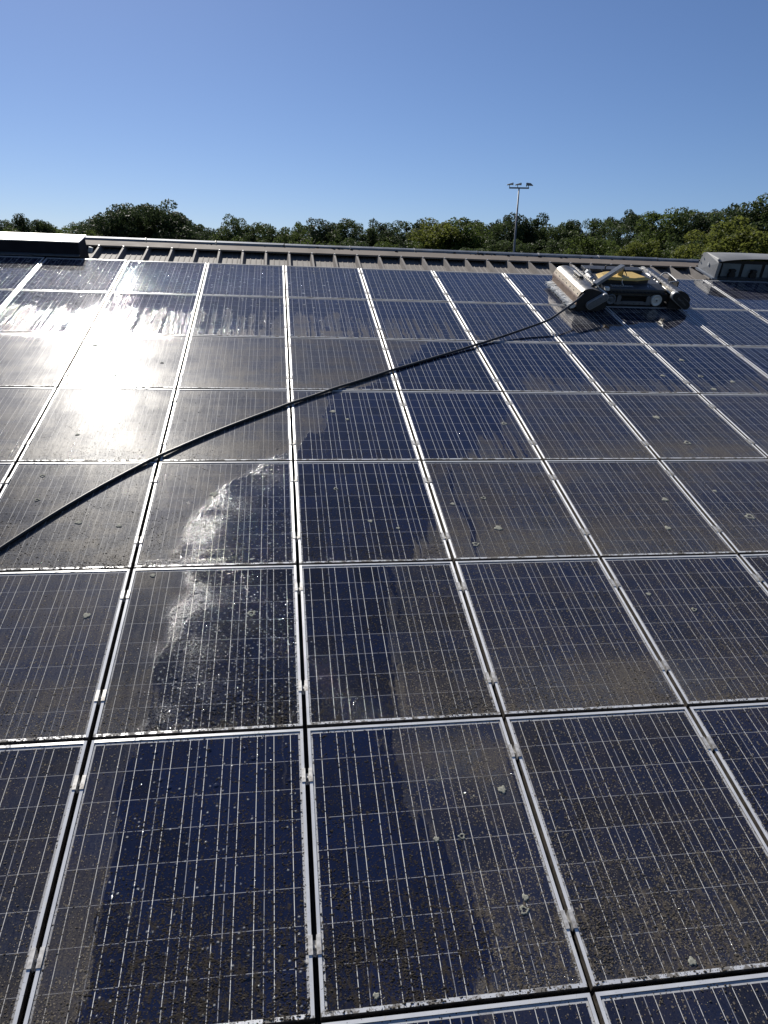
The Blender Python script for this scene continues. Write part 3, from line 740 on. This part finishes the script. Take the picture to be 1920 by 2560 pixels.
# brush hood of bent steel on the uphill-to-downhill axis
pr = [(3.60,.045),(3.592,.165),(3.602,.185),(3.632,.238),(3.668,.268),(3.71,.282),(3.76,.284),(3.845,.262),(3.845,.256),(3.76,.278),(3.71,.276),(3.672,.263),(3.638,.234),(3.608,.182),(3.598,.163),(3.606,.045)]
YA, YBk = 7.45, 8.42
b = MB(); b.prism([p for p in pr[2:14]], YA, YBk, 'y', True); hood = rp(b, 'brush_hood', 'steel', 0, None, 50)
lettering('SolarCleano', .062, 'text', (3.79,8.18,.279), (.0,-1,0), (.97,0,-.24), 'lettering', hood)
b = MB(); b.prism([(3.597,.072),(3.5915,.165),(3.5985,.180),(3.6045,.180),(3.5975,.163),(3.603,.072)], YA, YBk, 'y'); skirt = rp(b, 'hood_skirt', 'brown')
b = MB(); b.prism([(3.5985,.1805),(3.6285,.2395),(3.6345,.2395),(3.6055,.1805)], YA, YBk, 'y'); rp(b, 'hood_bevel_reflection', 'bevel_reflection')
b = MB()
for i in range(7):
    y = YA+.06+i*.14; b.tube([(3.609,y,.200),(3.602,y,.204)], .006, 8)
rp(b, 'hood_bolts', 'grey')
for y0, y1, nm in ((YA-.006, YA, 'n'), (YBk, YBk+.006, 'f')):
    b = MB(); b.prism([(3.603,.02),(3.5935,.165),(3.6035,.185),(3.6335,.238),(3.6695,.268),(3.71,.281),(3.76,.283),(3.845,.262),(3.99,.19),(3.99,.05),(3.9,.006),(3.66,.006)], y0, y1, 'y'); rp(b, 'hood_end_plate', 'black')
b = MB(); b.prism([(3.846,.256),(3.846,.262),(3.955,.228),(3.955,.222)], YA, YBk, 'y'); rp(b, 'hood_apron', 'anth')
# white brush bristles poking out along the skirt
b = MB()
for i in range(700):
    y = random.uniform(YA+.02, YBk-.0); a = random.uniform(.1, 1.0); L_ = random.uniform(.05, .115)
    p = Vector((3.61, y, .058+random.uniform(-.012, .02))); d = Vector((-math.cos(a), random.uniform(-.3, .3), -math.sin(a)*.6))
    q = p+d*L_; q.z = max(q.z, .004)
    b.tube([p, (p+q)/2+Vector((0, 0, .006)), q], .004, 5, [.007, .006, .003])
b.tube([(3.70, YA+.01, .075), (3.70, YBk-.01, .075)], .068, 12)
rp(b, 'brush_roller', 'bristle')
# handle on hood
b = MB(); b.box(3.735, 3.763, 7.86, 8.10, .306, .318); hh = rp(b, 'hood_handle', 'rail', .003)
b = MB(); b.prism([(7.82,.283),(7.86,.308),(8.12,.308),(8.13,.283)], 3.765, 3.79, 'x'); rp(b, 'handle_guard', 'black', .004)
# perforated rail, motor and brackets
def perf_rail(x, y0, y1, z, z1, name, flip=1):
    b = MB(); b.beam((x, y0, z), (x, y1, z1), .030, .012)
    t = rp(b, name, 'rail', .001)
    b = MB()
    for i in range(11):
        f = (i+.6)/11.5; y = y0+(y1-y0)*f; zz = z+(z1-z)*f+.0065
        b.box(x-.010*1, x+.008, y-.024, y-.006, zz-.0008, zz+.0012)
    rp(b, 'rail_slots', 'black'); return t
perf_rail(3.905, 7.62, 8.55, .255, .245, 'perforated_rail')
def motor(x, y0, y1, z, first):
    b = MB(); b.tube([(x,y0,z),(x,y0+.10,z)], .020, 14); b.tube([(x,y0+.10,z),(x,y0+.16,z)], .028, 14); b.tube([(x,y0+.17,z),(x,y1,z)], .035, 16); b.tube([(x,y1,z),(x,y1+.02,z)], .028, 14)
    rp(b, 'brush_motor', 'chrome')
    for a_, b_, r_ in ((y0+.16, y0+.17, .038), (y0-.015, y0, .027), ((y0+y1)/2+.08, (y0+y1)/2+.10, .0365)):
        b = MB(); b.tube([(x,a_,z),(x,b_,z)], r_, 16); rp(b, 'motor_collar', 'black')
motor(3.955, 7.72, 8.12, .245, True)
b = MB(); b.beam((3.93,8.20,.20),(4.03,8.20,.27), .10, .006, (0,1,0)); b.beam((3.95,8.18,.285),(4.0,8.18,.255),.06,.05); rp(b, 'motor_bracket', 'white', .003)
b = MB(); b.box(4.0, 4.055, 7.585, 7.64, .222, .262); rp(b, 'junction_box', 'white', .004)
b = MB(); b.tube(spline([(3.905,7.66,.25),(3.935,7.55,.235),(3.96,7.47,.225),(3.955,7.44,.21),(3.90,7.43,.17)], 4), .012, 8); b.tube(spline([(3.88,7.68,.25),(3.91,7.56,.225),(3.92,7.50,.215)], 4), .009, 8); rp(b, 'hose_manifold', 'rail')
# chain cases
b = MB(); b.stadium((3.765,.085),(3.93,.195), .047, 7.395, 7.443, 12); rp(b, 'chain_case', 'lgrey')
b = MB(); b.stadium((3.765,.085),(3.93,.195), .040, 7.386, 7.396, 12); cc = rp(b, 'chain_case_cover', 'grey', .002)
lettering('SolarCleano', .034, 'textd', (3.848,7.3855,.140), (.165,0,.11), (-.11,0,.165), 'lettering', cc)
# right-hand brush unit
perf_rail(4.955, 7.56, 8.62, .235, .245, 'perforated_rail')
b = MB(); b.beam((4.928,7.55,.215),(4.928,8.62,.225), .006, .05); rp(b, 'rail_web', 'rail')
pr2 = [(4.975,.238),(5.03,.243),(5.085,.228),(5.14,.195),(5.185,.14),(5.19,.06),(5.184,.06),(5.179,.138),(5.135,.19),(5.08,.222),(5.03,.236),(4.975,.231)]
b = MB(); b.prism(pr2, 7.60, 8.60, 'y', True); rp(b, 'brush_hood', 'hood2', 0, None, 50)
b = MB(); b.prism([(4.90,.012),(4.90,.20),(4.975,.240),(5.03,.245),(5.085,.23),(5.14,.197),(5.187,.141),(5.192,.012)], 7.592, 7.600, 'y'); rp(b, 'hood_end_plate', 'black')
b = MB(); b.prism([(4.90,.012),(4.90,.20),(4.975,.240),(5.03,.245),(5.085,.23),(5.14,.197),(5.187,.141),(5.192,.012)], 8.600, 8.608, 'y'); rp(b, 'hood_end_plate', 'black')
b = MB(); b.tube([(5.08,7.62,.075),(5.08,8.58,.075)], .07, 12); rp(b, 'brush_roller', 'black')
b = MB(); b.stadium((4.945,.19),(5.115,.075), .055, 7.545, 7.590, 12); rp(b, 'chain_case', 'lgrey')
b = MB(); b.stadium((4.96,.185),(5.118,.074), .050, 7.525, 7.546, 12); cc = rp(b, 'chain_case_cover', 'black', .003)
lettering('SolarCleano', .034, 'textd', (5.04,7.5245,.13), (.17,0,-.115), (.115,0,.17), 'lettering', cc)
motor(4.885, 7.92, 8.30, .225, False)
b = MB(); b.tube([(4.90,7.60,.205),(4.895,7.93,.222)], .010, 8); rp(b, 'drive_shaft', 'rail')
b = MB(); b.beam((4.84,8.34,.20),(4.92,8.34,.25), .05, .006, (0,1,0)); b.beam((4.88,8.60,.235),(4.93,8.55,.235), .04, .006); rp(b, 'motor_bracket', 'white', .002)
b = MB(); b.tube(spline([(5.03,8.22,.242),(5.075,8.24,.272),(5.105,8.23,.285),(5.125,8.18,.285),(5.125,7.98,.272),(5.115,7.93,.268),(5.085,7.93,.262),(5.03,7.95,.240)], 5), .0085, 8); rp(b, 'carry_handle', 'lgrey')
b = MB(); b.box(5.14, 5.155, 7.92, 8.20, .19, .262); rp(b, 'handle_guard', 'black', .003)
b = MB(); b.box(4.84, 4.90, 7.72, 8.36, .05, .20); b.tube([(4.87,7.66,.13),(4.87,7.74,.13)], .05, 14); rp(b, 'brush_arm', 'black', .004)
# boom holding the hose
b = MB(); b.beam((3.845,7.605,.287),(4.35,7.99,.418), .058, .046); boom = rp(b, 'boom_arm', 'boom', .003)
b = MB(); b.beam((4.185,7.864,.3755),(4.345,7.986,.4168), .062, .050); rp(b, 'boom_sleeve', 'boom', .003)
b = MB(); b.box(4.285, 4.345, 7.94, 7.99, .312, .395); rp(b, 'boom_post', 'yellow', .003)
b = MB(); b.beam((4.358,7.99,.30),(4.358,7.97,.40), .02, .03); b.tube(spline([(4.36,7.95,.38),(4.40,7.93,.33),(4.38,7.90,.30)], 4), .006, 6); rp(b, 'boom_latch', 'black')
b = MB(); b.tube([(3.862,7.618,.292),(3.80,7.570,.265)], .02, 10); rp(b, 'hose_gland', 'black')
b = MB(); b.tube(spline([(4.30,7.80,.30),(4.27,7.74,.285),(4.28,7.70,.262),(4.29,7.73,.235)], 4), .004, 6); rp(b, 'cover_strap', 'rail')

# ------------------------------------------------------------------ left: long roof hatch with pale lid
hx = empty('smoke_hatch', roof_at(-2.64, 9.02), 'long dark roof hatch with a bright pale sloping lid, beside the ribbed metal', 'roof hatch')
HL = -3.6
b = MB(); b.add([(HL,.02,.168),(0,.02,.168),(-.03,.60,.108),(HL,.60,.108),(HL,.02,.182),(0,.02,.182),(-.03,.60,.122),(HL,.60,.122)],
               [(0,3,2,1),(4,5,6,7),(0,1,5,4),(1,2,6,5),(2,3,7,6),(3,0,4,7)]); b.build('lid', M['lid'], hx, .004)
b = MB(); b.add([(HL,.045,-.17),(-.02,.045,-.17),(-.03,.55,-.17),(HL,.55,-.17),(HL,.045,.165),(-.02,.045,.165),(-.05,.55,.112),(HL,.55,.112)],
               [(0,3,2,1),(4,5,6,7),(0,1,5,4),(1,2,6,5),(2,3,7,6),(3,0,4,7)]); b.build('kerb', M['kerb'], hx)
b = MB(); b.box(HL, -.60, -.045, .045, .004, .016); b.box(-.60, -.02, -.02, .045, .002, .014); b.build('skirt_flashing', M['grey'], hx)
b = MB(); b.prism([(.05,.20),(.035,.245),(.085,.235),(.09,.20)], .02, .06, 'y')
b = MB(); b.add([(0.02,.32,-.02),(.075,.30,-.03),(.085,.36,.02),(.04,.38,.03),(.03,.34,.035),(.07,.33,.03)], [(0,1,5,4),(4,5,2,3),(1,2,5),(0,4,3)]); b.build('lid_bracket', M['white'], hx)

# ------------------------------------------------------------------ right: grey extractor hood with three bays
vh = empty('extractor_hood', roof_at(6.33, 9.03), 'weathered grey extractor hood with an arched front and three bays', 'roof ventilator')
WD = 1.55
def arch(x):                                     # height of the front opening
    t = x/WD; return .215+.075*math.sin(math.pi*min(max(t*1.0, 0), 1))**.55
NS = 28
b = MB(); vs_ = []; fs = []
for i in range(NS+1):
    x = WD*i/NS
    zc = .255+.055*math.sin(math.pi*min(max(x/WD, 0), 1))**.5
    a = arch(max(.03, min(WD-.03, x)))
    vs_ += [(x, .02, a), (x, .0, a+.012), (x+ (.02 if i == 0 else 0), .10, zc+.0), (x+(.03 if i == 0 else 0), .42, .255+(zc-.255)*.35), (x+(.03 if i == 0 else 0), .52, .235)]
for i in range(NS):
    for j in range(4): fs.append((i*5+j, (i+1)*5+j, (i+1)*5+j+1, i*5+j+1))
b.add(vs_, fs); o = b.build('hood_shell', M['fibre'], vh, 0, 35)
sm = o.modifiers.new('thick', 'SOLIDIFY'); sm.thickness = .008; sm.offset = -1
for xx in (0, WD):
    b = MB()
    s = .012 if xx == 0 else -.012
    b.add([(xx,.0,-.005),(xx,.0,.222),(xx+.02*(s > 0),.10,.256),(xx+.03*(s > 0),.42,.255),(xx+.03*(s > 0),.52,.235),(xx+.01,.56,-.04),
           (xx+s,.0,-.005),(xx+s,.0,.222),(xx+s+.02*(s > 0),.10,.256),(xx+s+.03*(s > 0),.42,.255),(xx+s+.03*(s > 0),.52,.235),(xx+s+.01,.56,-.04)],
          [(0,1,2,3,4,5),(11,10,9,8,7,6)]+[(i, (i+1) % 6, 6+(i+1) % 6, 6+i) for i in range(6)])
    b.box(max(xx-.05, 0), max(xx, .05), -.002, .012, .0, .222)
    b.build('side_wall', M['fibre'], vh)
b = MB(); b.tube([(-.006,.25,.135),(.004,.25,.135)], .022, 14); b.build('side_plug', M['white'], vh)
b = MB()
for y, z in ((.50,.19),(.53,.11),(.55,.02)): b.tube([(-.004,y,z),(.012,y,z)], .010, 8)
for i in range(9): b.tube([(.06+i*.18,.47,.247),(.06+i*.18,.47,.262)], .008, 8)
b.build('hood_screws', M['black'], vh)
b = MB(); b.beam((-.02,-.02,.004),(-.02,.50,.004), .045, .022); b.box(-.045,.04,-.03,.0,-.01,.012); b.build('base_angle', M['galv'], vh)
b = MB(); b.box(.02, WD-.02, .13, .14, -.17, .235); b.build('back_plate', M['black'], vh)
for i in range(4):
    x0 = .14+i*.345
    w_ = .315 if i < 3 else .25
    b = MB(); b.prism([(x0+.02,.0),(x0+w_,.0),(x0+w_-.012,.19),(x0+.012,.19)], .115, .128, 'y'); p = b.build('louvre_panel', M['cloth'], vh, .004)
    b = MB(); cx = x0+w_/2+.02
    b.tube([(cx,.06,.035),(cx,.114,.035)], .052, 14); b.box(cx-.045, cx+.035, .05, .11, .085, .118); b.box(cx-.018, cx+.018, .07, .112, .03, .10)
    b.beam((cx+.05,.09,.0),(cx+.03,.09,.12), .012, .012); b.build('fan_motor', M['black'], vh)
b = MB(); b.box(.03, WD-.03, .0, .16, -.035, .004); b.build('sill', M['anth'], vh)

# ------------------------------------------------------------------ floodlight mast
def ground_at(az, dist): a = R(az); return Vector((CAM.x+math.sin(a)*dist, CAM.y+math.cos(a)*dist, 0))
mp = ground_at(17.57, 70)
mast = empty('floodlight_mast', Matrix.Translation(mp) @ Matrix.Rotation(R(-17), 4, 'Z'), 'slim tapered floodlight mast with three lamps rising above the trees', 'floodlight')
MH = 14.75
b = MB(); b.tube([(0,0,0),(0,0,7),(0,0,MH)], .1, 12, [.15,.11,.06]); b.build('mast_pole', M['mast'], mast)
b = MB(); b.box(-.86, .86, -.045, .045, MH-.06, MH+.06); b.build('crossbar', M['mast'], mast)
for x, s in ((-.78, -1), (-.08, -1), (.86, 1)):
    b = MB()
    b.add([(x-.30*1,-.22,.22),(x+.26,-.22,.26),(x+.26,.22,.26),(x-.30,.22,.22),(x-.26,-.2,.27),(x+.24,-.2,.42),(x+.24,.2,.42),(x-.26,.2,.27)] if s < 0 else
          [(x-.26,-.22,.22),(x+.34,-.22,.20),(x+.34,.22,.20),(x-.26,.22,.22),(x-.24,-.2,.42),(x+.12,-.2,.38),(x+.12,.2,.38),(x-.24,.2,.42)],
          [(0,3,2,1),(4,5,6,7),(0,1,5,4),(1,2,6,5),(2,3,7,6),(3,0,4,7)])
    fl = b.build('floodlight_head', M['lgrey'] if s < 0 else M['mast'], mast, .02); fl.location.z = MH
    b = MB(); b.beam((x-.04,0,.05),(x-.08,0,.24), .05, .05); b.box(x+.18, x+.27, -.2, .2, .24, .40) if s < 0 else b.box(x-.27, x-.20, -.2, .2, .14, .40)
    fb = b.build('lamp_bracket', M['black'], mast); fb.location.z = MH

# ------------------------------------------------------------------ trees
def crown_mesh(name, kind, seed, mat, n_leaf):
    rg = np.random.default_rng(seed)
    if kind == 'pine':
        nb = 16; th = rg.uniform(0, 2*np.pi, nb); rad = np.sqrt(rg.random(nb))*.30
        cz = .78+.16*rg.random(nb)*(1-rad/.4); cen = np.stack([rad*np.cos(th), rad*np.sin(th), cz], -1); br = rg.uniform(.06, .11, nb); sq = .55
    elif kind == 'umbrella':
        nb = 70; th = rg.uniform(0, 2*np.pi, nb); rad = np.sqrt(rg.random(nb))*.56
        cz = .40+.50*np.sqrt(np.clip(1-(rad/.62)**2, 0, 1))*rg.uniform(.55, 1, nb); cen = np.stack([rad*np.cos(th), rad*np.sin(th), cz], -1); br = rg.uniform(.08, .14, nb); sq = .7
    elif kind == 'shrub':
        nb = 44; th = rg.uniform(0, 2*np.pi, nb); rad = np.sqrt(rg.random(nb))*.42
        cz = .15+.72*rg.random(nb)*(1-.4*(rad/.45)**2); cen = np.stack([rad*np.cos(th), rad*np.sin(th), cz], -1); br = rg.uniform(.07, .13, nb); sq = .85
    else:
        nb = 170; d = rg.normal(size=(nb, 3)); d /= np.linalg.norm(d, axis=1)[:, None]
        rr = rg.random(nb)**.45
        ax = np.array([.26, .26, .36]); lump = 1+.28*np.sin(3*np.arctan2(d[:, 1], d[:, 0])+seed)+.2*np.sin(5*d[:, 2]+seed*2)
        cen = d*rr[:, None]*ax*lump[:, None]+np.array([0, 0, .60]); br = rg.uniform(.035, .085, nb)*(1.15-.35*(cen[:, 2]-.4)); sq = .8
        k = 6; top = np.stack([rg.normal(0, .07, k), rg.normal(0, .07, k), rg.uniform(.86, .95, k)], -1); cen = np.vstack([cen, top]); br = np.append(br, rg.uniform(.035, .065, k)); nb += k
    pick = rg.choice(nb, n_leaf, p=br**2/np.sum(br**2))
    d = rg.normal(size=(n_leaf, 3)); d /= np.linalg.norm(d, axis=1)[:, None]
    rr = (.55+.5*rg.random(n_leaf)**.6)
    pos = cen[pick]+d*(br[pick]*rr)[:, None]*np.array([1, 1, sq])
    pos[:, 2] = np.maximum(pos[:, 2], .02)
    nrm = d*.7+rg.normal(0, .7, (n_leaf, 3))+np.array([0, 0, .25]); nrm /= np.linalg.norm(nrm, axis=1)[:, None]
    t1 = np.cross(nrm, rg.normal(size=(n_leaf, 3))); t1 /= np.linalg.norm(t1, axis=1)[:, None]; t2 = np.cross(nrm, t1)
    sz = rg.uniform(.0045, .0105, n_leaf)[:, None]
    V = np.stack([pos-t1*sz*1.3, pos-t2*sz*.8+nrm*sz*.2, pos+t1*sz*1.3, pos+t2*sz*.8+nrm*sz*.2], 1).astype(np.float32)
    V[..., 2] *= 1.0/max(1e-6, V[..., 2].max())
    me = bpy.data.meshes.new(name); me.vertices.add(n_leaf*4); me.vertices.foreach_set('co', V.ravel())
    me.loops.add(n_leaf*4); me.polygons.add(n_leaf); me.loops.foreach_set('vertex_index', np.arange(n_leaf*4, dtype=np.int32))
    me.polygons.foreach_set('loop_start', np.arange(0, n_leaf*4, 4, dtype=np.int32)); me.polygons.foreach_set('loop_total', np.full(n_leaf, 4, np.int32)); me.update(calc_edges=True)
    tint = np.clip(rg.random(nb)[pick]*.7+rg.random(n_leaf)*.45, 0, 1)
    at = me.attributes.new('tint', 'FLOAT', 'POINT'); at.data.foreach_set('value', np.repeat(tint, 4).astype(np.float32))
    me.materials.append(mat)
    ext = float(np.percentile(np.abs(V[..., 0]), 97))
    return me, ext, cen
def trunk_mesh(cen, seed, pine=False):
    rg = random.Random(seed); b = MB()
    top = .72 if pine else .62
    b.tube([(0,0,-.01),(.006,.004,.2),(-.006,.008,.42),(.004,0,top)], .02, 8, [.022,.017,.013,.006])
    for i in rg.sample(range(len(cen)), min(9, len(cen))):
        c = Vector(cen[i]); z0 = rg.uniform(.28, min(.6, max(.3, c.z-.03)))
        b.tube([(0,0,z0), (c.x*.5, c.y*.5, (z0+c.z)/2-.01), tuple(c)], .008, 6, [.010,.006,.002])
    tmp = b.build('trunk', M['bark']); me = tmp.data; bpy.data.objects.remove(tmp); return me
CR = {}
for kind, mk, shape, nvar, nl in (('b','leaf_b','broad',5,32000),('d','leaf_d','broad',4,32000),('l','leaf_l','broad',4,30000),('y','leaf_y','broad',3,32000),('u','leaf_d','umbrella',2,42000),('p','leaf_d','pine',2,5000),('s','leaf_l','shrub',3,12000)):
    CR[kind] = []
    for v in range(nvar):
        sd = hash((kind, v)) % 1000 if False else (ord(kind)*13+v*7)
        me, ext, cen = crown_mesh('crown', shape, sd, M[mk], nl); CR[kind].append((me, ext, trunk_mesh(cen, sd, shape == 'pine')))
TREES = [(-18.01,18.7,228,8.5,'b'),(-17.21,19.3,218,9.3,'d'),(-16.29,18.9,224,8.3,'b'),(-15.59,18.6,224,5.0,'d'),(-14.38,17.9,228,14.8,'l'),(-13.04,16.9,190,10.6,'b'),(-11.82,17.3,180,10.0,'b'),(-10.66,17.6,156,10.1,'d'),(-8.76,20.0,156,13.0,'b'),(-9.47,18.1,148,20.6,'u'),(-7.62,17.9,152,8.5,'b'),(-6.24,16.5,160,11.8,'u'),(-5.38,17.6,180,8.4,'b'),(-4.09,17.1,190,8.8,'b'),(-2.98,18.2,160,7.4,'b'),(-2.17,18.2,171,7.9,'b'),(-1.19,18.0,180,8.4,'l'),(.15,17.2,171,9.5,'b'),(1.49,18.1,180,10.0,'l'),(2.5,19.2,190,8.8,'b'),(4.02,18.9,171,11.1,'d'),(5.21,18.4,167,9.3,'b'),(6.74,19.3,175,9.7,'b'),(8.11,19.0,180,8.4,'d'),(9.29,20.2,186,10.4,'b'),(10.65,19.5,171,9.5,'d'),(12.16,17.9,142,10.6,'y'),(13.69,17.7,141,9.1,'l'),(15.21,18.8,162,10.5,'d'),(16.75,22.2,190,7.0,'p'),(16.56,18.0,152,8.5,'b'),(18.26,19.6,152,8.5,'d'),(19.51,18.8,156,10.1,'b'),(20.81,19.3,160,8.9,'b'),(21.95,19.4,163,9.1,'d'),(23.21,19.4,160,8.9,'b'),(24.48,18.7,152,8.5,'b'),(25.39,22.9,180,9.4,'p'),(26.14,18.7,142,7.9,'d'),(27.04,18.2,133,7.4,'b'),(28.2,18.6,129,9.6,'l'),(29.54,18.2,125,8.1,'b'),(30.71,17.7,122,7.9,'d'),(31.85,17.2,114,8.5,'b'),(32.79,16.8,104,6.8,'d'),(33.71,15.9,86,7.1,'b'),(33.63,13.3,80,8.1,'y'),(30.63,13.0,91,9.3,'y'),(34.8,15.4,86,7.9,'d'),(26.36,12.7,104,5.8,'y'),(24.66,12.7,110,6.1,'l'),(28.06,12.5,104,8.7,'l'),(31.61,11.4,84,6.2,'b'),(22.7,13.9,118,8.7,'l'),(20.13,13.6,122,7.9,'b'),(-1.71,12.3,118,9.8,'s'),(.81,12.1,114,8.5,'s'),(3.18,12.9,122,9.0,'s'),(-3.85,12.5,125,9.3,'s'),(5.57,12.8,122,7.9,'b'),(8.65,13.3,125,9.3,'l'),(15.8,13.2,118,8.7,'b'),(18.15,12.9,114,6.3,'b'),(-13.22,12.9,133,9.9,'s'),(-16.69,13.1,142,11.9,'s')]
KN = {'b': ('green broadleaf tree', 'broadleaf_tree'), 'd': ('dark green broadleaf tree', 'broadleaf_tree'), 'l': ('light green broadleaf tree', 'broadleaf_tree'), 'y': ('yellow-green sunlit broadleaf tree', 'broadleaf_tree'), 'u': ('wide dark umbrella-shaped tree', 'umbrella_tree'), 'p': ('flat-topped pine poking up', 'pine_tree'), 's': ('low pale green bush', 'bush')}
for k in list(range(len(TREES))):
    pass
cnt = {}
for az, ht, dist, wd, kind in sorted(TREES, key=lambda t: t[0]):
    v = CR[kind][cnt.get(kind, 0) % len(CR[kind])]; cnt[kind] = cnt.get(kind, 0)+1
    nm, on = KN[kind]
    lab = f'{nm}, {ORD[cnt[kind]-1] if cnt[kind] <= 11 else str(cnt[kind])+"th"} of its kind from the left beyond the ridge'
    sx = wd/2/v[1]
    if kind in 'bdly': sx = max(sx, ht*.62)
    T = Matrix.Translation(ground_at(az, dist)) @ Matrix.Rotation(random.uniform(0, 6.28), 4, 'Z')
    o = empty(on, T, lab, 'bush' if kind == 's' else 'tree', 'trees of the wood beyond the roof')
    for nme, me in (('trunk', v[2]), ('crown', v[0])):
        c = bpy.data.objects.new(nme, me); C.objects.link(c); c.parent = o; c.scale = (sx, sx, ht)
# far wood behind, one mass
def far_wood():
    n = 90000
    az = np.radians(RNG.uniform(-24, 42, n)); dist = RNG.uniform(235, 262, n)-np.clip((np.degrees(az)-20)*4.5, 0, 90)
    hmax = (17.0+1.3*np.sin(az*40)+1.0*np.sin(az*93+1)+.7*np.sin(az*211))*np.where(np.degrees(az) < -4, .86, 1.0)
    z = hmax*RNG.random(n)**.7
    pos = np.stack([CAM.x+np.sin(az)*dist, CAM.y+np.cos(az)*dist, z], -1)
    nr = RNG.normal(size=(n, 3))+np.array([0, -.4, .6]); nr /= np.linalg.norm(nr, axis=1)[:, None]
    t1 = np.cross(nr, RNG.normal(size=(n, 3))); t1 /= np.linalg.norm(t1, axis=1)[:, None]; t2 = np.cross(nr, t1)
    sz = RNG.uniform(.3, .75, n)[:, None]
    V = np.stack([pos-t1*sz, pos-t2*sz*.7, pos+t1*sz, pos+t2*sz*.7], 1).astype(np.float32)
    me = bpy.data.meshes.new('far_wood'); me.vertices.add(n*4); me.vertices.foreach_set('co', V.ravel()); me.loops.add(n*4); me.polygons.add(n)
    me.loops.foreach_set('vertex_index', np.arange(n*4, dtype=np.int32)); me.polygons.foreach_set('loop_start', np.arange(0, n*4, 4, dtype=np.int32)); me.polygons.foreach_set('loop_total', np.full(n, 4, np.int32)); me.update(calc_edges=True)
    at = me.attributes.new('tint', 'FLOAT', 'POINT'); at.data.foreach_set('value', np.repeat(RNG.random(n), 4).astype(np.float32))
    me.materials.append(M['leaf_d']); o = bpy.data.objects.new('far_wood', me); C.objects.link(o)
    tag(o, 'far dark wood closing the view behind the nearer trees', 'wood', kind='stuff')
far_wood()
